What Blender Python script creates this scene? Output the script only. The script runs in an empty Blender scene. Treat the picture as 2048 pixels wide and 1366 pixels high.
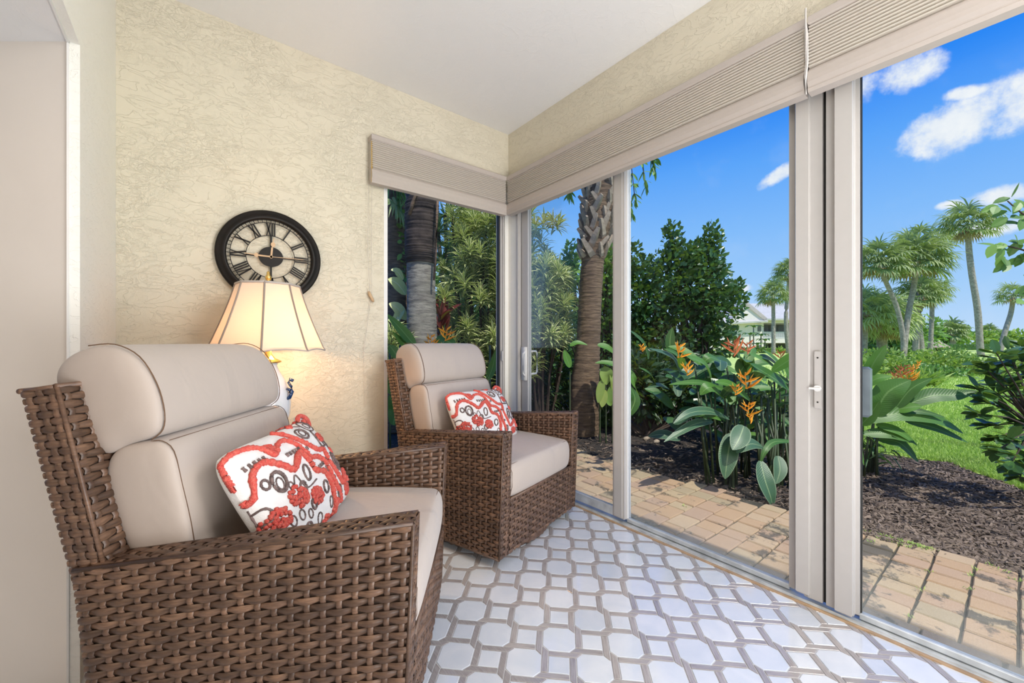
import bpy, math, random
from mathutils import Vector, Matrix, noise as mnoise
R = random.Random(7)
scn = bpy.context.scene
COL = scn.collection
PI = math.pi

# ------------------------------------------------------------------ camera
F = 804.6; CX, CY = 1024.0, 685.0
TH = math.radians(51.76)
FW = Vector((math.cos(TH), math.sin(TH), 0)); RT = Vector((math.sin(TH), -math.cos(TH), 0)); UP = Vector((0, 0, 1))
CAM = Vector((-1.760, -2.276, 0.960))
cd = bpy.data.cameras.new('camera'); cam = bpy.data.objects.new('camera', cd); COL.objects.link(cam)
cam.location = CAM; cam.rotation_euler = (PI / 2, 0, TH - PI / 2)
cd.sensor_width = 36; cd.lens = F / 2048 * 36; cd.shift_y = (CY - 683) / 2048; cd.clip_start = 0.02; cd.clip_end = 500
scn.camera = cam
scn.view_settings.view_transform = 'Standard'; scn.view_settings.look = 'None'
scn.view_settings.gamma = 1; scn.view_settings.use_curve_mapping = False
scn.view_settings.exposure = 0.0
scn.cycles.max_bounces = 8; scn.cycles.diffuse_bounces = 3; scn.cycles.glossy_bounces = 3
scn.cycles.transparent_max_bounces = 10; scn.cycles.transmission_bounces = 4
scn.cycles.sample_clamp_indirect = 6; scn.cycles.caustics_reflective = False; scn.cycles.caustics_refractive = False
scn.cycles.use_denoising = True; scn.cycles.use_adaptive_sampling = True; scn.cycles.adaptive_threshold = .02

def ray(px, py): return FW + RT * ((px - CX) / F) - UP * ((py - CY) / F)
def at(px, py, d): return CAM + ray(px, py) * d                     # a pixel at a distance in front of the camera
def G(px, py, z=-.1):                                                # a pixel on the ground
    r = ray(px, py); return CAM + r * ((z - CAM.z) / r.z)

# ------------------------------------------------------------------ node helpers
def srgb(r, g, b): return tuple(((c / 255) / 12.92 if c <= 10 else ((c / 255 + .055) / 1.055) ** 2.4) for c in (r, g, b)) + (1,)
class NT:
    def __init__(s, nt): s.nt = nt; nt.nodes.clear()
    def n(s, t, **k):
        nd = s.nt.nodes.new(t)
        for a, b in k.items():
            if a.startswith('i_'):
                key = a[2:]; key = int(key) if key.isdigit() else key.replace('_', ' ')
                s.set(nd, key, b)
            else: setattr(nd, a, b)
        return nd
    def set(s, nd, key, b):
        if isinstance(b, bpy.types.NodeSocket): s.nt.links.new(b, nd.inputs[key])
        else: nd.inputs[key].default_value = b
    def math(s, op, a, b=0.0, c=None):
        nd = s.nt.nodes.new('ShaderNodeMath'); nd.operation = op; s.set(nd, 0, a); s.set(nd, 1, b)
        if c is not None: s.set(nd, 2, c)
        return nd.outputs[0]
    def mix(s, f, a, b, bt='MIX'):
        nd = s.nt.nodes.new('ShaderNodeMix'); nd.data_type = 'RGBA'; nd.blend_type = bt
        s.set(nd, 0, f); s.set(nd, 6, a); s.set(nd, 7, b); return nd.outputs[2]
    def ramp(s, f, pts, interp='LINEAR'):
        nd = s.nt.nodes.new('ShaderNodeValToRGB'); s.set(nd, 0, f); cr = nd.color_ramp; cr.interpolation = interp
        while len(cr.elements) < len(pts): cr.elements.new(1)
        for e, (p, c) in zip(cr.elements, pts): e.position = p; e.color = c if len(c) == 4 else (*c, 1)
        return nd.outputs[0]

# ------------------------------------------------------------------ world (sky with cumulus) and sun
w = bpy.data.worlds.new('sky'); scn.world = w; w.use_nodes = True
t = NT(w.node_tree)
co = t.n('ShaderNodeTexCoord').outputs['Generated']
sep = t.n('ShaderNodeSeparateXYZ', i_0=co)
el = sep.outputs[2]
sky = t.ramp(el, [(0, srgb(196, 222, 252)), (.10, srgb(166, 208, 253)), (.24, srgb(130, 188, 253)), (.36, srgb(92, 166, 252)), (.46, srgb(36, 134, 248)), (.56, srgb(16, 118, 244)), (1, srgb(10, 96, 225))])
nz = t.n('ShaderNodeTexNoise', i_Vector=co, i_Scale=9.0, i_Detail=9.0, i_Roughness=.66)
nz2 = t.n('ShaderNodeTexNoise', i_Vector=co, i_Scale=28.0, i_Detail=6.0, i_Roughness=.6)
wob = t.math('ADD', t.math('MULTIPLY', t.math('SUBTRACT', nz.outputs[0], .5), 3.4), t.math('MULTIPLY', t.math('SUBTRACT', nz2.outputs[0], .5), 1.3))
mask = None
CL = [(1775, 160, 75, 34, 0), (1925, 243, 105, 48, .25), (2050, 205, 75, 55, .2), (2160, 170, 110, 60, 0), (1552, 354, 40, 14, .45), (2010, 388, 62, 18, 0), (1955, 462, 60, 17, 0), (1900, 410, 22, 10, 0), (1486, 576, 20, 12, 0), (925, 412, 40, 22, 0), (2300, 330, 150, 50, 0), (600, 300, 160, 60, .1), (1200, -250, 200, 80, 0), (2600, 100, 220, 90, 0), (200, 150, 160, 70, 0), (1935, 186, 34, 14, -.2)]
for (px, py, rx, ry, ang) in CL:
    c = ray(px, py); L = c.length; c.normalize()
    r0 = c.cross(UP).normalized(); u0 = r0.cross(c).normalized()
    r1 = r0 * math.cos(ang) + u0 * math.sin(ang); u1 = u0 * math.cos(ang) - r0 * math.sin(ang)
    def dot(v, sc):
        nd = t.n('ShaderNodeVectorMath', operation='DOT_PRODUCT', i_0=co); nd.inputs[1].default_value = v * sc; return nd.outputs['Value']
    a = dot(r1, F * L / rx * .9); b = dot(u1, F * L / ry * .9); f = dot(c, 1)
    g = t.math('SUBTRACT', 1.0, t.math('ADD', t.math('MULTIPLY', a, a), t.math('MULTIPLY', b, b)))
    g = t.math('MULTIPLY', g, t.math('GREATER_THAN', f, 0.0))
    g = t.math('SUBTRACT', g, t.math('MULTIPLY', t.math('LESS_THAN', f, 0.0), 50.0))
    mask = g if mask is None else t.math('MAXIMUM', mask, g)
cm = t.n('ShaderNodeMapRange', interpolation_type='SMOOTHSTEP'); t.set(cm, 0, t.math('ADD', mask, wob)); cm.inputs[1].default_value = -.05; cm.inputs[2].default_value = 1.0
wisp = t.ramp(nz.outputs[0], [(.55, (0, 0, 0)), (.8, (.18, .18, .18))])
cf = t.math('MAXIMUM', cm.outputs[0], t.math('MULTIPLY', wisp, .6))
ccol = t.mix(nz2.outputs[0], srgb(214, 226, 244), (1.0, 1.0, 1.0, 1))
bg = t.n('ShaderNodeBackground', i_Color=t.mix(cf, sky, ccol), i_Strength=1.0)
t.n('ShaderNodeOutputWorld', i_Surface=bg.outputs[0])

sd = bpy.data.lights.new('sun', 'SUN'); sd.energy = 4.6; sd.angle = .012; sd.color = (1, .95, .86)
so = bpy.data.objects.new('sun', sd); COL.objects.link(so)
so.rotation_euler = Vector((-.03, -.50, .86)).to_track_quat('Z', 'Y').to_euler()

def area(name, loc, tgt, sx, sy, e, col=(1, 1, 1)):
    ld = bpy.data.lights.new(name, 'AREA'); ld.shape = 'RECTANGLE'; ld.size = sx; ld.size_y = sy; ld.energy = e; ld.color = col
    o = bpy.data.objects.new(name, ld); COL.objects.link(o); o.location = loc
    o.rotation_euler = (Vector(loc) - Vector(tgt)).to_track_quat('Z', 'Y').to_euler(); return o
area('room_fill', (-.38, -3.3, 2.05), (-1.4, -.4, 1.0), .7, 1.2, 40, (1, .975, .95))  # unseen fill added beside the camera to brighten the room
area('interior_fill', (-3.3, -2.9, 1.9), (-1.6, -.7, .9), 1.2, 1.0, 12, (1, .76, .54))  # unseen warm fill, added to light the recess wall
area('ceiling_fill', (-1.0, -2.9, .5), (-.8, -1.0, 2.4), 1.6, 1.0, 40, (.97, .985, 1))  # unseen upward fill, added in place of light bounced onto the ceiling

# ------------------------------------------------------------------ materials
MATS = {}
def newmat(name):
    m = bpy.data.materials.new(name); m.use_nodes = True; MATS[name] = m; return m, NT(m.node_tree)
def simple(name, col, rough=.6, var=.12, scale=8, bump=0, bscale=60, bdist=.002, metal=0, rnd=.0, spec=.5, col2=None, stretch=None, sheen=0, coat=0):
    m, t = newmat(name)
    co = t.n('ShaderNodeTexCoord').outputs['Object']
    if stretch: co = t.n('ShaderNodeMapping', i_Vector=co, i_Scale=stretch).outputs[0]
    nz = t.n('ShaderNodeTexNoise', i_Vector=co, i_Scale=scale, i_Detail=5.0)
    c2 = col2 or tuple(x * (1 - var * 2.2) for x in col[:3]) + (1,)
    c1 = tuple(min(1, x * (1 + var)) for x in col[:3]) + (1,)
    c = t.mix(t.ramp(nz.outputs[0], [(.3, (0, 0, 0)), (.7, (1, 1, 1))]), c1, c2)
    if rnd:
        oi = t.n('ShaderNodeObjectInfo').outputs['Random']
        c = t.mix(1.0, c, t.ramp(oi, [(0, (1 - rnd,) * 3), (1, (1 + rnd * .6,) * 3)]), 'MULTIPLY')
    p = t.n('ShaderNodeBsdfPrincipled', i_Base_Color=c, i_Roughness=rough, i_Metallic=metal)
    p.inputs['Specular IOR Level'].default_value = spec
    if sheen: p.inputs['Sheen Weight'].default_value = sheen
    if coat: p.inputs['Coat Weight'].default_value = coat; p.inputs['Coat Roughness'].default_value = .05
    if bump:
        bn = t.n('ShaderNodeTexNoise', i_Vector=co, i_Scale=bscale, i_Detail=4.0)
        b = t.n('ShaderNodeBump', i_Height=bn.outputs[0], i_Strength=bump, i_Distance=bdist)
        t.set(p, 'Normal', b.outputs[0])
    t.n('ShaderNodeOutputMaterial', i_Surface=p.outputs[0]); return m

def plaster(name, col, strength=.7, amount=1.0, dist=.0035):
    m, t = newmat(name)
    co = t.n('ShaderNodeTexCoord').outputs['Object']
    pt = t.n('ShaderNodeTexNoise', i_Vector=co, i_Scale=3.2, i_Detail=2.0)
    a = t.n('ShaderNodeTexNoise', i_Vector=co, i_Scale=11.0, i_Detail=5.0, i_Roughness=.6, i_Distortion=1.6)
    b = t.n('ShaderNodeTexNoise', i_Vector=co, i_Scale=26.0, i_Detail=4.0, i_Roughness=.6, i_Distortion=2.2)
    h1 = t.math('MULTIPLY', t.ramp(a.outputs[0], [(.48, (0, 0, 0)), (.50, (1, 1, 1)), (.53, (.45, .45, .45)), (.60, (.35, .35, .35))]), t.ramp(pt.outputs[0], [(.38, (.15, .15, .15)), (.5, (1, 1, 1))]))
    h2 = t.ramp(b.outputs[0], [(.490, (0, 0, 0)), (.505, (1, 1, 1)), (.53, (.15, .15, .15))])
    pm = t.ramp(pt.outputs[0], [(.42, (0, 0, 0)), (.56, (1, 1, 1))])
    mp3 = t.n('ShaderNodeMapping', i_Vector=co, i_Scale=(.7, .7, 1.5))
    c3 = t.n('ShaderNodeTexNoise', i_Vector=mp3.outputs[0], i_Scale=15.0, i_Detail=4.0, i_Roughness=.55, i_Distortion=1.2)
    h3 = t.ramp(c3.outputs[0], [(.47, (0, 0, 0)), (.50, (1, 1, 1)), (.512, (.25, .25, .25)), (.7, (.2, .2, .2))])
    h = t.math('ADD', t.math('MULTIPLY', h1, .25), t.math('ADD', t.math('MULTIPLY', h3, .55), t.math('MULTIPLY', t.math('MULTIPLY', h2, pm), amount * .35)))
    bp = t.n('ShaderNodeBump', i_Height=h, i_Strength=strength, i_Distance=dist)
    c = t.mix(t.math('MULTIPLY', h, .25), tuple(x * .97 for x in col[:3]) + (1,), tuple(min(1, x * 1.06) for x in col[:3]) + (1,))
    p = t.n('ShaderNodeBsdfPrincipled', i_Base_Color=c, i_Roughness=.55, i_Normal=bp.outputs[0])
    p.inputs['Specular IOR Level'].default_value = .35
    t.n('ShaderNodeOutputMaterial', i_Surface=p.outputs[0]); return m

M = {}
M['cream'] = plaster('cream_plaster', (.75, .685, .54, 1))
M['whiteplaster'] = plaster('white_plaster', (.92, .90, .84, 1), .5, .6)
M['ceil'] = plaster('ceiling_plaster', (.88, .87, .86, 1), .3, .6, .003)
M['smooth'] = simple('smooth_wall', (.86, .80, .73, 1), .6, .02, 3)
M['trimwhite'] = simple('white_metal', (.80, .79, .77, 1), .35, .02, 6)
M['alum'] = simple('white_aluminium', (.50, .475, .45, 1), .42, .01, 30)
M['track'] = simple('track_metal', (.68, .71, .72, 1), .35, .15, 14, metal=.2)
M['grey_metal'] = simple('grey_metal', (.22, .26, .30, 1), .4, .1, 20, metal=.4)
M['rubber'] = simple('black_rubber', (.02, .02, .02, 1), .6, .05)
M['dark'] = simple('dark_gap', (.015, .012, .01, 1), .9, .05)
M['wicker'] = None
M['black'] = simple('black_clock_metal', (.008, .007, .006, 1), .4, .1, 20, spec=.2, col2=(.015, .011, .009, 1))
M['tan'] = simple('tan_hand', (.62, .42, .24, 1), .45, .08)
M['gold'] = simple('brass', (.80, .55, .18, 1), .22, .05, metal=1)
M['ceramic'] = simple('white_ceramic', (.85, .87, .90, 1), .12, .02, coat=.5)
M['blue'] = simple('cobalt_glaze', (.01, .05, .16, 1), .12, .1, coat=.5)
M['wood'] = simple('dark_wood', (.12, .07, .04, 1), .4, .2, 10, stretch=(1, 8, 1))
M['grout'] = simple('white_grout', (.80, .80, .80, 1), .7, .05, 40)
M['oak'] = simple('threshold_wood', (.50, .34, .20, 1), .45, .12, 20)

# wicker: resin strands, brown streaked
m, t = newmat('wicker_resin'); M['wicker'] = m
co = t.n('ShaderNodeTexCoord').outputs['Object']
mp = t.n('ShaderNodeMapping', i_Vector=co, i_Scale=(40, 40, 260))
n1 = t.n('ShaderNodeTexNoise', i_Vector=mp.outputs[0], i_Scale=1.0, i_Detail=4.0)
n2 = t.n('ShaderNodeTexNoise', i_Vector=co, i_Scale=22.0, i_Detail=3.0)
c = t.mix(t.ramp(n1.outputs[0], [(.3, (0, 0, 0)), (.7, (1, 1, 1))]), (.215, .125, .078, 1), (.085, .048, .030, 1))
c = t.mix(t.ramp(n2.outputs[0], [(.35, (0, 0, 0)), (.7, (.75, .75, .75))]), c, (.07, .04, .028, 1))
oi = t.n('ShaderNodeObjectInfo').outputs['Random']
c = t.mix(1.0, c, t.ramp(oi, [(0, (.62, .60, .58)), (1, (1.28, 1.25, 1.22))]), 'MULTIPLY')
bp = t.n('ShaderNodeBump', i_Height=n1.outputs[0], i_Strength=.35, i_Distance=.001)
p = t.n('ShaderNodeBsdfPrincipled', i_Base_Color=c, i_Roughness=.38, i_Normal=bp.outputs[0])
t.n('ShaderNodeOutputMaterial', i_Surface=p.outputs[0])
M['wickershell'] = simple('wicker_shell', (.045, .026, .017, 1), .7, .2, 60)

# cushion fabric with soft creases
m, t = newmat('taupe_canvas'); M['canvas'] = m
co = t.n('ShaderNodeTexCoord').outputs['Object']
mp = t.n('ShaderNodeMapping', i_Vector=co, i_Scale=(9, 5, 4))
n1 = t.n('ShaderNodeTexNoise', i_Vector=mp.outputs[0], i_Scale=1.0, i_Detail=3.0, i_Distortion=.6)
n2 = t.n('ShaderNodeTexNoise', i_Vector=co, i_Scale=900.0, i_Detail=1.0)
h = t.math('ADD', n1.outputs[0], t.math('MULTIPLY', n2.outputs[0], .015))
bp = t.n('ShaderNodeBump', i_Height=h, i_Strength=.75, i_Distance=.010)
p = t.n('ShaderNodeBsdfPrincipled', i_Base_Color=(.485, .41, .355, 1), i_Roughness=.62, i_Normal=bp.outputs[0])
p.inputs['Sheen Weight'].default_value = .3
t.n('ShaderNodeOutputMaterial', i_Surface=p.outputs[0])
M['seam'] = simple('brown_seam', (.16, .09, .05, 1), .8, .1)

# glass pane: clear with a fresnel reflection
def glassmat(name, tint=(.985, .995, .99, 1), dirt=.0):
    m, t = newmat(name)
    tr = t.n('ShaderNodeBsdfTransparent', i_Color=tint); gl = t.n('ShaderNodeBsdfGlossy', i_Roughness=.0)
    fr = t.n('ShaderNodeFresnel', i_IOR=1.35)
    mx = t.n('ShaderNodeMixShader', i_0=t.math('MULTIPLY', fr.outputs[0], .2), i_1=tr.outputs[0], i_2=gl.outputs[0])
    out = mx.outputs[0]
    if dirt:      # salt film near the bottom of the pane
        co = t.n('ShaderNodeTexCoord').outputs['Object']; z = t.n('ShaderNodeSeparateXYZ', i_0=co).outputs[2]
        nz = t.n('ShaderNodeTexNoise', i_Vector=co, i_Scale=6.0, i_Detail=6.0)
        e = t.n('ShaderNodeMapRange', i_0=z); e.inputs[1].default_value = .45; e.inputs[2].default_value = 0; e.inputs[3].default_value = 0; e.inputs[4].default_value = 1
        k = t.math('MULTIPLY', t.math('POWER', e.outputs[0], 3.0), t.math('MULTIPLY', nz.outputs[0], dirt))
        df = t.n('ShaderNodeBsdfDiffuse', i_Color=(.75, .8, .78, 1))
        out = t.n('ShaderNodeMixShader', i_0=k, i_1=out, i_2=df.outputs[0]).outputs[0]
    t.n('ShaderNodeOutputMaterial', i_Surface=out); return m
M['glass'] = glassmat('window_glass', dirt=.45)

# shade fabric (cellular blind), lets daylight through
def translucent(name, col, tcol, f, rough=.8, ribs=0):
    m, t = newmat(name)
    d = t.n('ShaderNodeBsdfDiffuse', i_Color=col); tl = t.n('ShaderNodeBsdfTranslucent', i_Color=tcol)
    t.n('ShaderNodeOutputMaterial', i_Surface=t.n('ShaderNodeMixShader', i_0=f, i_1=d.outputs[0], i_2=tl.outputs[0]).outputs[0]); return m
M['blind'] = translucent('blind_fabric', (.82, .75, .70, 1), (.95, .92, .82, 1), .45)
M['blindrail'] = simple('blind_rail', (.50, .44, .395, 1), .7, .01, 60)
M['lampshade'] = translucent('lampshade_silk', (.70, .65, .62, 1), (.74, .62, .50, 1), .38)
M['bulb'], t = newmat('bulb_glow')
t.n('ShaderNodeOutputMaterial', i_Surface=t.n('ShaderNodeEmission', i_Color=(1, .72, .40, 1), i_Strength=1.6).outputs[0])

# tiles
def tilemat(name, c1, c2, rough, streak=False):
    m, t = newmat(name)
    co = t.n('ShaderNodeNewGeometry').outputs['Position']
    oi = t.n('ShaderNodeObjectInfo').outputs['Random']
    if streak:
        co2 = t.n('ShaderNodeTexCoord').outputs['Object']
        mp = t.n('ShaderNodeMapping', i_Vector=co2, i_Scale=(260, 22, 1)); nz = t.n('ShaderNodeTexNoise', i_Vector=mp.outputs[0], i_Scale=1.0, i_Detail=5.0)
        mr = t.ramp(nz.outputs[0], [(.3, (0, 0, 0)), (.7, (1, 1, 1))])
    else:
        nz = t.n('ShaderNodeTexNoise', i_Vector=co, i_Scale=9.0, i_Detail=6.0, i_Distortion=1.2)
        mr = t.ramp(nz.outputs[0], [(.35, (0, 0, 0)), (.75, (1, 1, 1))])
    c = t.mix(mr, c1, c2)
    c = t.mix(1.0, c, t.ramp(oi, [(0, (.84, .85, .87)), (.25, (.97, .97, .97)), (1, (1.03, 1.02, 1.0))]), 'MULTIPLY')
    bn = t.n('ShaderNodeTexNoise', i_Vector=co, i_Scale=14.0, i_Detail=2.0)
    bp = t.n('ShaderNodeBump', i_Height=bn.outputs[0], i_Strength=.05, i_Distance=.002)
    p = t.n('ShaderNodeBsdfPrincipled', i_Base_Color=c, i_Roughness=rough, i_IOR=1.75, i_Normal=bp.outputs[0])
    t.n('ShaderNodeOutputMaterial', i_Surface=p.outputs[0]); return m
M['marble'] = tilemat('white_marble', (.80, .83, .87, 1), (.70, .75, .81, 1), .07)
M['greystone'] = tilemat('grey_stone', (.52, .48, .46, 1), (.37, .33, .31, 1), .12, True)

# concrete pavers
m, t = newmat('paver'); M['paver'] = m
co = t.n('ShaderNodeNewGeometry').outputs['Position']
oi = t.n('ShaderNodeObjectInfo').outputs['Random']
base = t.ramp(oi, [(0, (.40, .26, .145)), (.18, (.40, .30, .175)), (.36, (.385, .255, .16)), (.50, (.43, .31, .19)), (.64, (.36, .24, .16)), (.76, (.33, .26, .155)), (.9, (.40, .28, .165)), (1, (.42, .29, .17))], 'CONSTANT')
sp = t.n('ShaderNodeTexNoise', i_Vector=co, i_Scale=420.0, i_Detail=2.0)
c = t.mix(t.ramp(sp.outputs[0], [(.35, (1, 1, 1)), (.5, (0, 0, 0))]), base, t.mix(.5, base, (.28, .2, .14, 1)))
c = t.mix(t.ramp(sp.outputs[0], [(.60, (0, 0, 0)), (.72, (.8, .8, .8))]), c, (.62, .50, .38, 1))
st = t.n('ShaderNodeTexNoise', i_Vector=co, i_Scale=4.6, i_Detail=7.0, i_Roughness=.7)
c = t.mix(t.ramp(st.outputs[0], [(.55, (0, 0, 0)), (.60, (.86, .86, .86))]), c, (.045, .04, .032, 1))
bp = t.n('ShaderNodeBump', i_Height=sp.outputs[0], i_Strength=.4, i_Distance=.002)
p = t.n('ShaderNodeBsdfPrincipled', i_Base_Color=c, i_Roughness=.85, i_Normal=bp.outputs[0])
t.n('ShaderNodeOutputMaterial', i_Surface=p.outputs[0])

M['soil'] = simple('dark_soil', (.035, .027, .022, 1), .95, .3, 20, 1, 60, .02)
M['sand'] = simple('joint_sand', (.05, .045, .03, 1), .95, .3, 30)

# foliage: per-leaf variation in attribute rnd, midrib and margin from UV
def leafmat(name, c1, c2, rough=.45, transl=.25, margin=None, mw=.62, rib=None, tip=None, trl=None, veins=0):
    m, t = newmat(name)
    at_ = t.n('ShaderNodeAttribute', attribute_name='rnd').outputs['Fac']
    c = t.ramp(at_, [(0, c1), (1, c2)])
    uv = t.n('ShaderNodeSeparateXYZ', i_0=t.n('ShaderNodeTexCoord').outputs['UV'])
    ac = t.math('ABSOLUTE', t.math('SUBTRACT', t.math('MULTIPLY', uv.outputs[0], 2.0), 1.0))
    if margin: c = t.mix(t.ramp(ac, [(mw - .08, (0, 0, 0)), (mw + .08, (1, 1, 1))]), c, margin)
    if rib: c = t.mix(t.ramp(ac, [(.03, (1, 1, 1)), (.09, (0, 0, 0))]), c, rib)
    if tip: c = t.mix(t.ramp(uv.outputs[1], [(.6, (0, 0, 0)), (1, (1, 1, 1))]), c, tip)
    p = t.n('ShaderNodeBsdfPrincipled', i_Base_Color=c, i_Roughness=rough)
    if veins:
        vv = t.math('SINE', t.math('MULTIPLY', t.math('ADD', uv.outputs[1], t.math('MULTIPLY', ac, -.12)), veins))
        b = t.n('ShaderNodeBump', i_Height=vv, i_Strength=.10, i_Distance=.003); t.set(p, 'Normal', b.outputs[0])
    tl = t.n('ShaderNodeBsdfTranslucent', i_Color=trl or t.mix(.5, c, (.35, .55, .03, 1)))
    t.n('ShaderNodeOutputMaterial', i_Surface=t.n('ShaderNodeMixShader', i_0=transl, i_1=p.outputs[0], i_2=tl.outputs[0]).outputs[0]); return m
M['l_green'] = leafmat('leaf_green', (.10, .22, .05, 1), (.24, .44, .09, 1))
M['l_deep'] = leafmat('leaf_deep_green', (.030, .085, .028, 1), (.085, .20, .055, 1), .32)
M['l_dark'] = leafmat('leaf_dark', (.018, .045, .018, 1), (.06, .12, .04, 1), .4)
M['l_heli'] = leafmat('paddle_leaf', (.032, .115, .022, 1), (.12, .29, .04, 1), .45, .3, rib=(.20, .36, .10, 1), veins=150)
M['l_glauc'] = leafmat('glaucous_paddle_leaf', (.040, .10, .05, 1), (.062, .14, .068, 1), .42, .12, rib=(.20, .29, .14, 1), margin=(.22, .30, .18, 1), mw=.93, veins=150)
M['l_song'] = leafmat('striped_leaf', (.08, .16, .04, 1), (.14, .25, .06, 1), .45, .3, margin=(.80, .78, .38, 1), mw=.45)
M['l_palm'] = leafmat('fan_palm_leaf', (.16, .24, .09, 1), (.44, .50, .22, 1), .5, .3)
M['l_palm2'] = leafmat('brightened_fan_palm_leaf', (.30, .40, .16, 1), (.62, .68, .34, 1), .5, .35)  # palm leaf colour lightened to offset the shade on the short palms
M['l_palmdry'] = leafmat('dry_palm_leaf', (.30, .20, .10, 1), (.45, .33, .18, 1), .7, .2)
M['l_bright'] = leafmat('bright_bush_leaf', (.20, .36, .07, 1), (.50, .62, .16, 1), .5, .35)
M['l_pothos'] = leafmat('marbled_leaf', (.42, .56, .16, 1), (.80, .80, .36, 1), .4, .3, rib=(.85, .85, .55, 1))
M['l_red'] = leafmat('red_leaf', (.10, .015, .02, 1), (.22, .05, .04, 1), .35, .2)
M['l_grass'] = leafmat('lawn_blade', (.32, .50, .08, 1), (.62, .78, .22, 1), .6, .4)
M['orange'] = leafmat('orange_bract', (.75, .26, .02, 1), (.90, .42, .04, 1), .4, .15, tip=(.75, .55, .1, 1), trl=(.9, .4, .05, 1))
M['redbract'] = leafmat('russet_bract', (.50, .14, .07, 1), (.65, .22, .09, 1), .45, .1, trl=(.6, .2, .05, 1))
M['stem'] = simple('green_stem', (.05, .075, .03, 1), .5, .2)
M['twig'] = simple('brown_twig', (.08, .055, .04, 1), .8, .2)
M['lawn'] = simple('lawn_ground', (.56, .68, .20, 1), .9, .15, 5, .5, 60, .01, col2=(.34, .48, .09, 1))
M['thatch'] = simple('thatch', (.42, .33, .26, 1), .9, .15, 30, stretch=(1, 1, .1))
M['farwall'] = simple('pale_stucco', (.80, .72, .68, 1), .8, .03)
M['farroof'] = simple('grey_roof_tiles', (.52, .51, .47, 1), .8, .06, 2)
M['screen'] = simple('screen_shade', (.16, .16, .16, 1), .7, .1)
M['rail'] = simple('white_rail', (.82, .80, .78, 1), .6, .02)

def bark(name, c1, c2, zs=60, strength=.8):
    m, t = newmat(name)
    co = t.n('ShaderNodeTexCoord').outputs['Object']
    mp = t.n('ShaderNodeMapping', i_Vector=co, i_Scale=(9, 9, zs))
    n1 = t.n('ShaderNodeTexNoise', i_Vector=mp.outputs[0], i_Scale=1.0, i_Detail=6.0, i_Roughness=.65)
    n2 = t.n('ShaderNodeTexNoise', i_Vector=co, i_Scale=5.0, i_Detail=6.0)
    c = t.mix(t.ramp(n1.outputs[0], [(.35, (0, 0, 0)), (.62, (1, 1, 1))]), c1, c2)
    c = t.mix(t.ramp(n2.outputs[0], [(.45, (0, 0, 0)), (.7, (.6, .6, .6))]), c, tuple(x * .45 for x in c1[:3]) + (1,))
    bp = t.n('ShaderNodeBump', i_Height=n1.outputs[0], i_Strength=strength, i_Distance=.012)
    t.n('ShaderNodeOutputMaterial', i_Surface=t.n('ShaderNodeBsdfPrincipled', i_Base_Color=c, i_Roughness=.9, i_Normal=bp.outputs[0]).outputs[0]); return m
M['bark'] = bark('palm_bark', (.25, .165, .10, 1), (.095, .062, .04, 1), 60)
M['bark_grey'] = bark('grey_bark', (.30, .28, .23, 1), (.13, .115, .10, 1), 40)
M['bark_dark'] = bark('dark_fibre_bark', (.075, .055, .045, 1), (.022, .016, .014, 1), 14)
M['bark_pale'] = bark('pale_palm_trunk', (.48, .43, .38, 1), (.25, .22, .19, 1), 12, .5)
M['boot'] = simple('leaf_base_stub', (.40, .32, .235, 1), .85, .2, 25, .5, 60, .004, rnd=.25)

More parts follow.
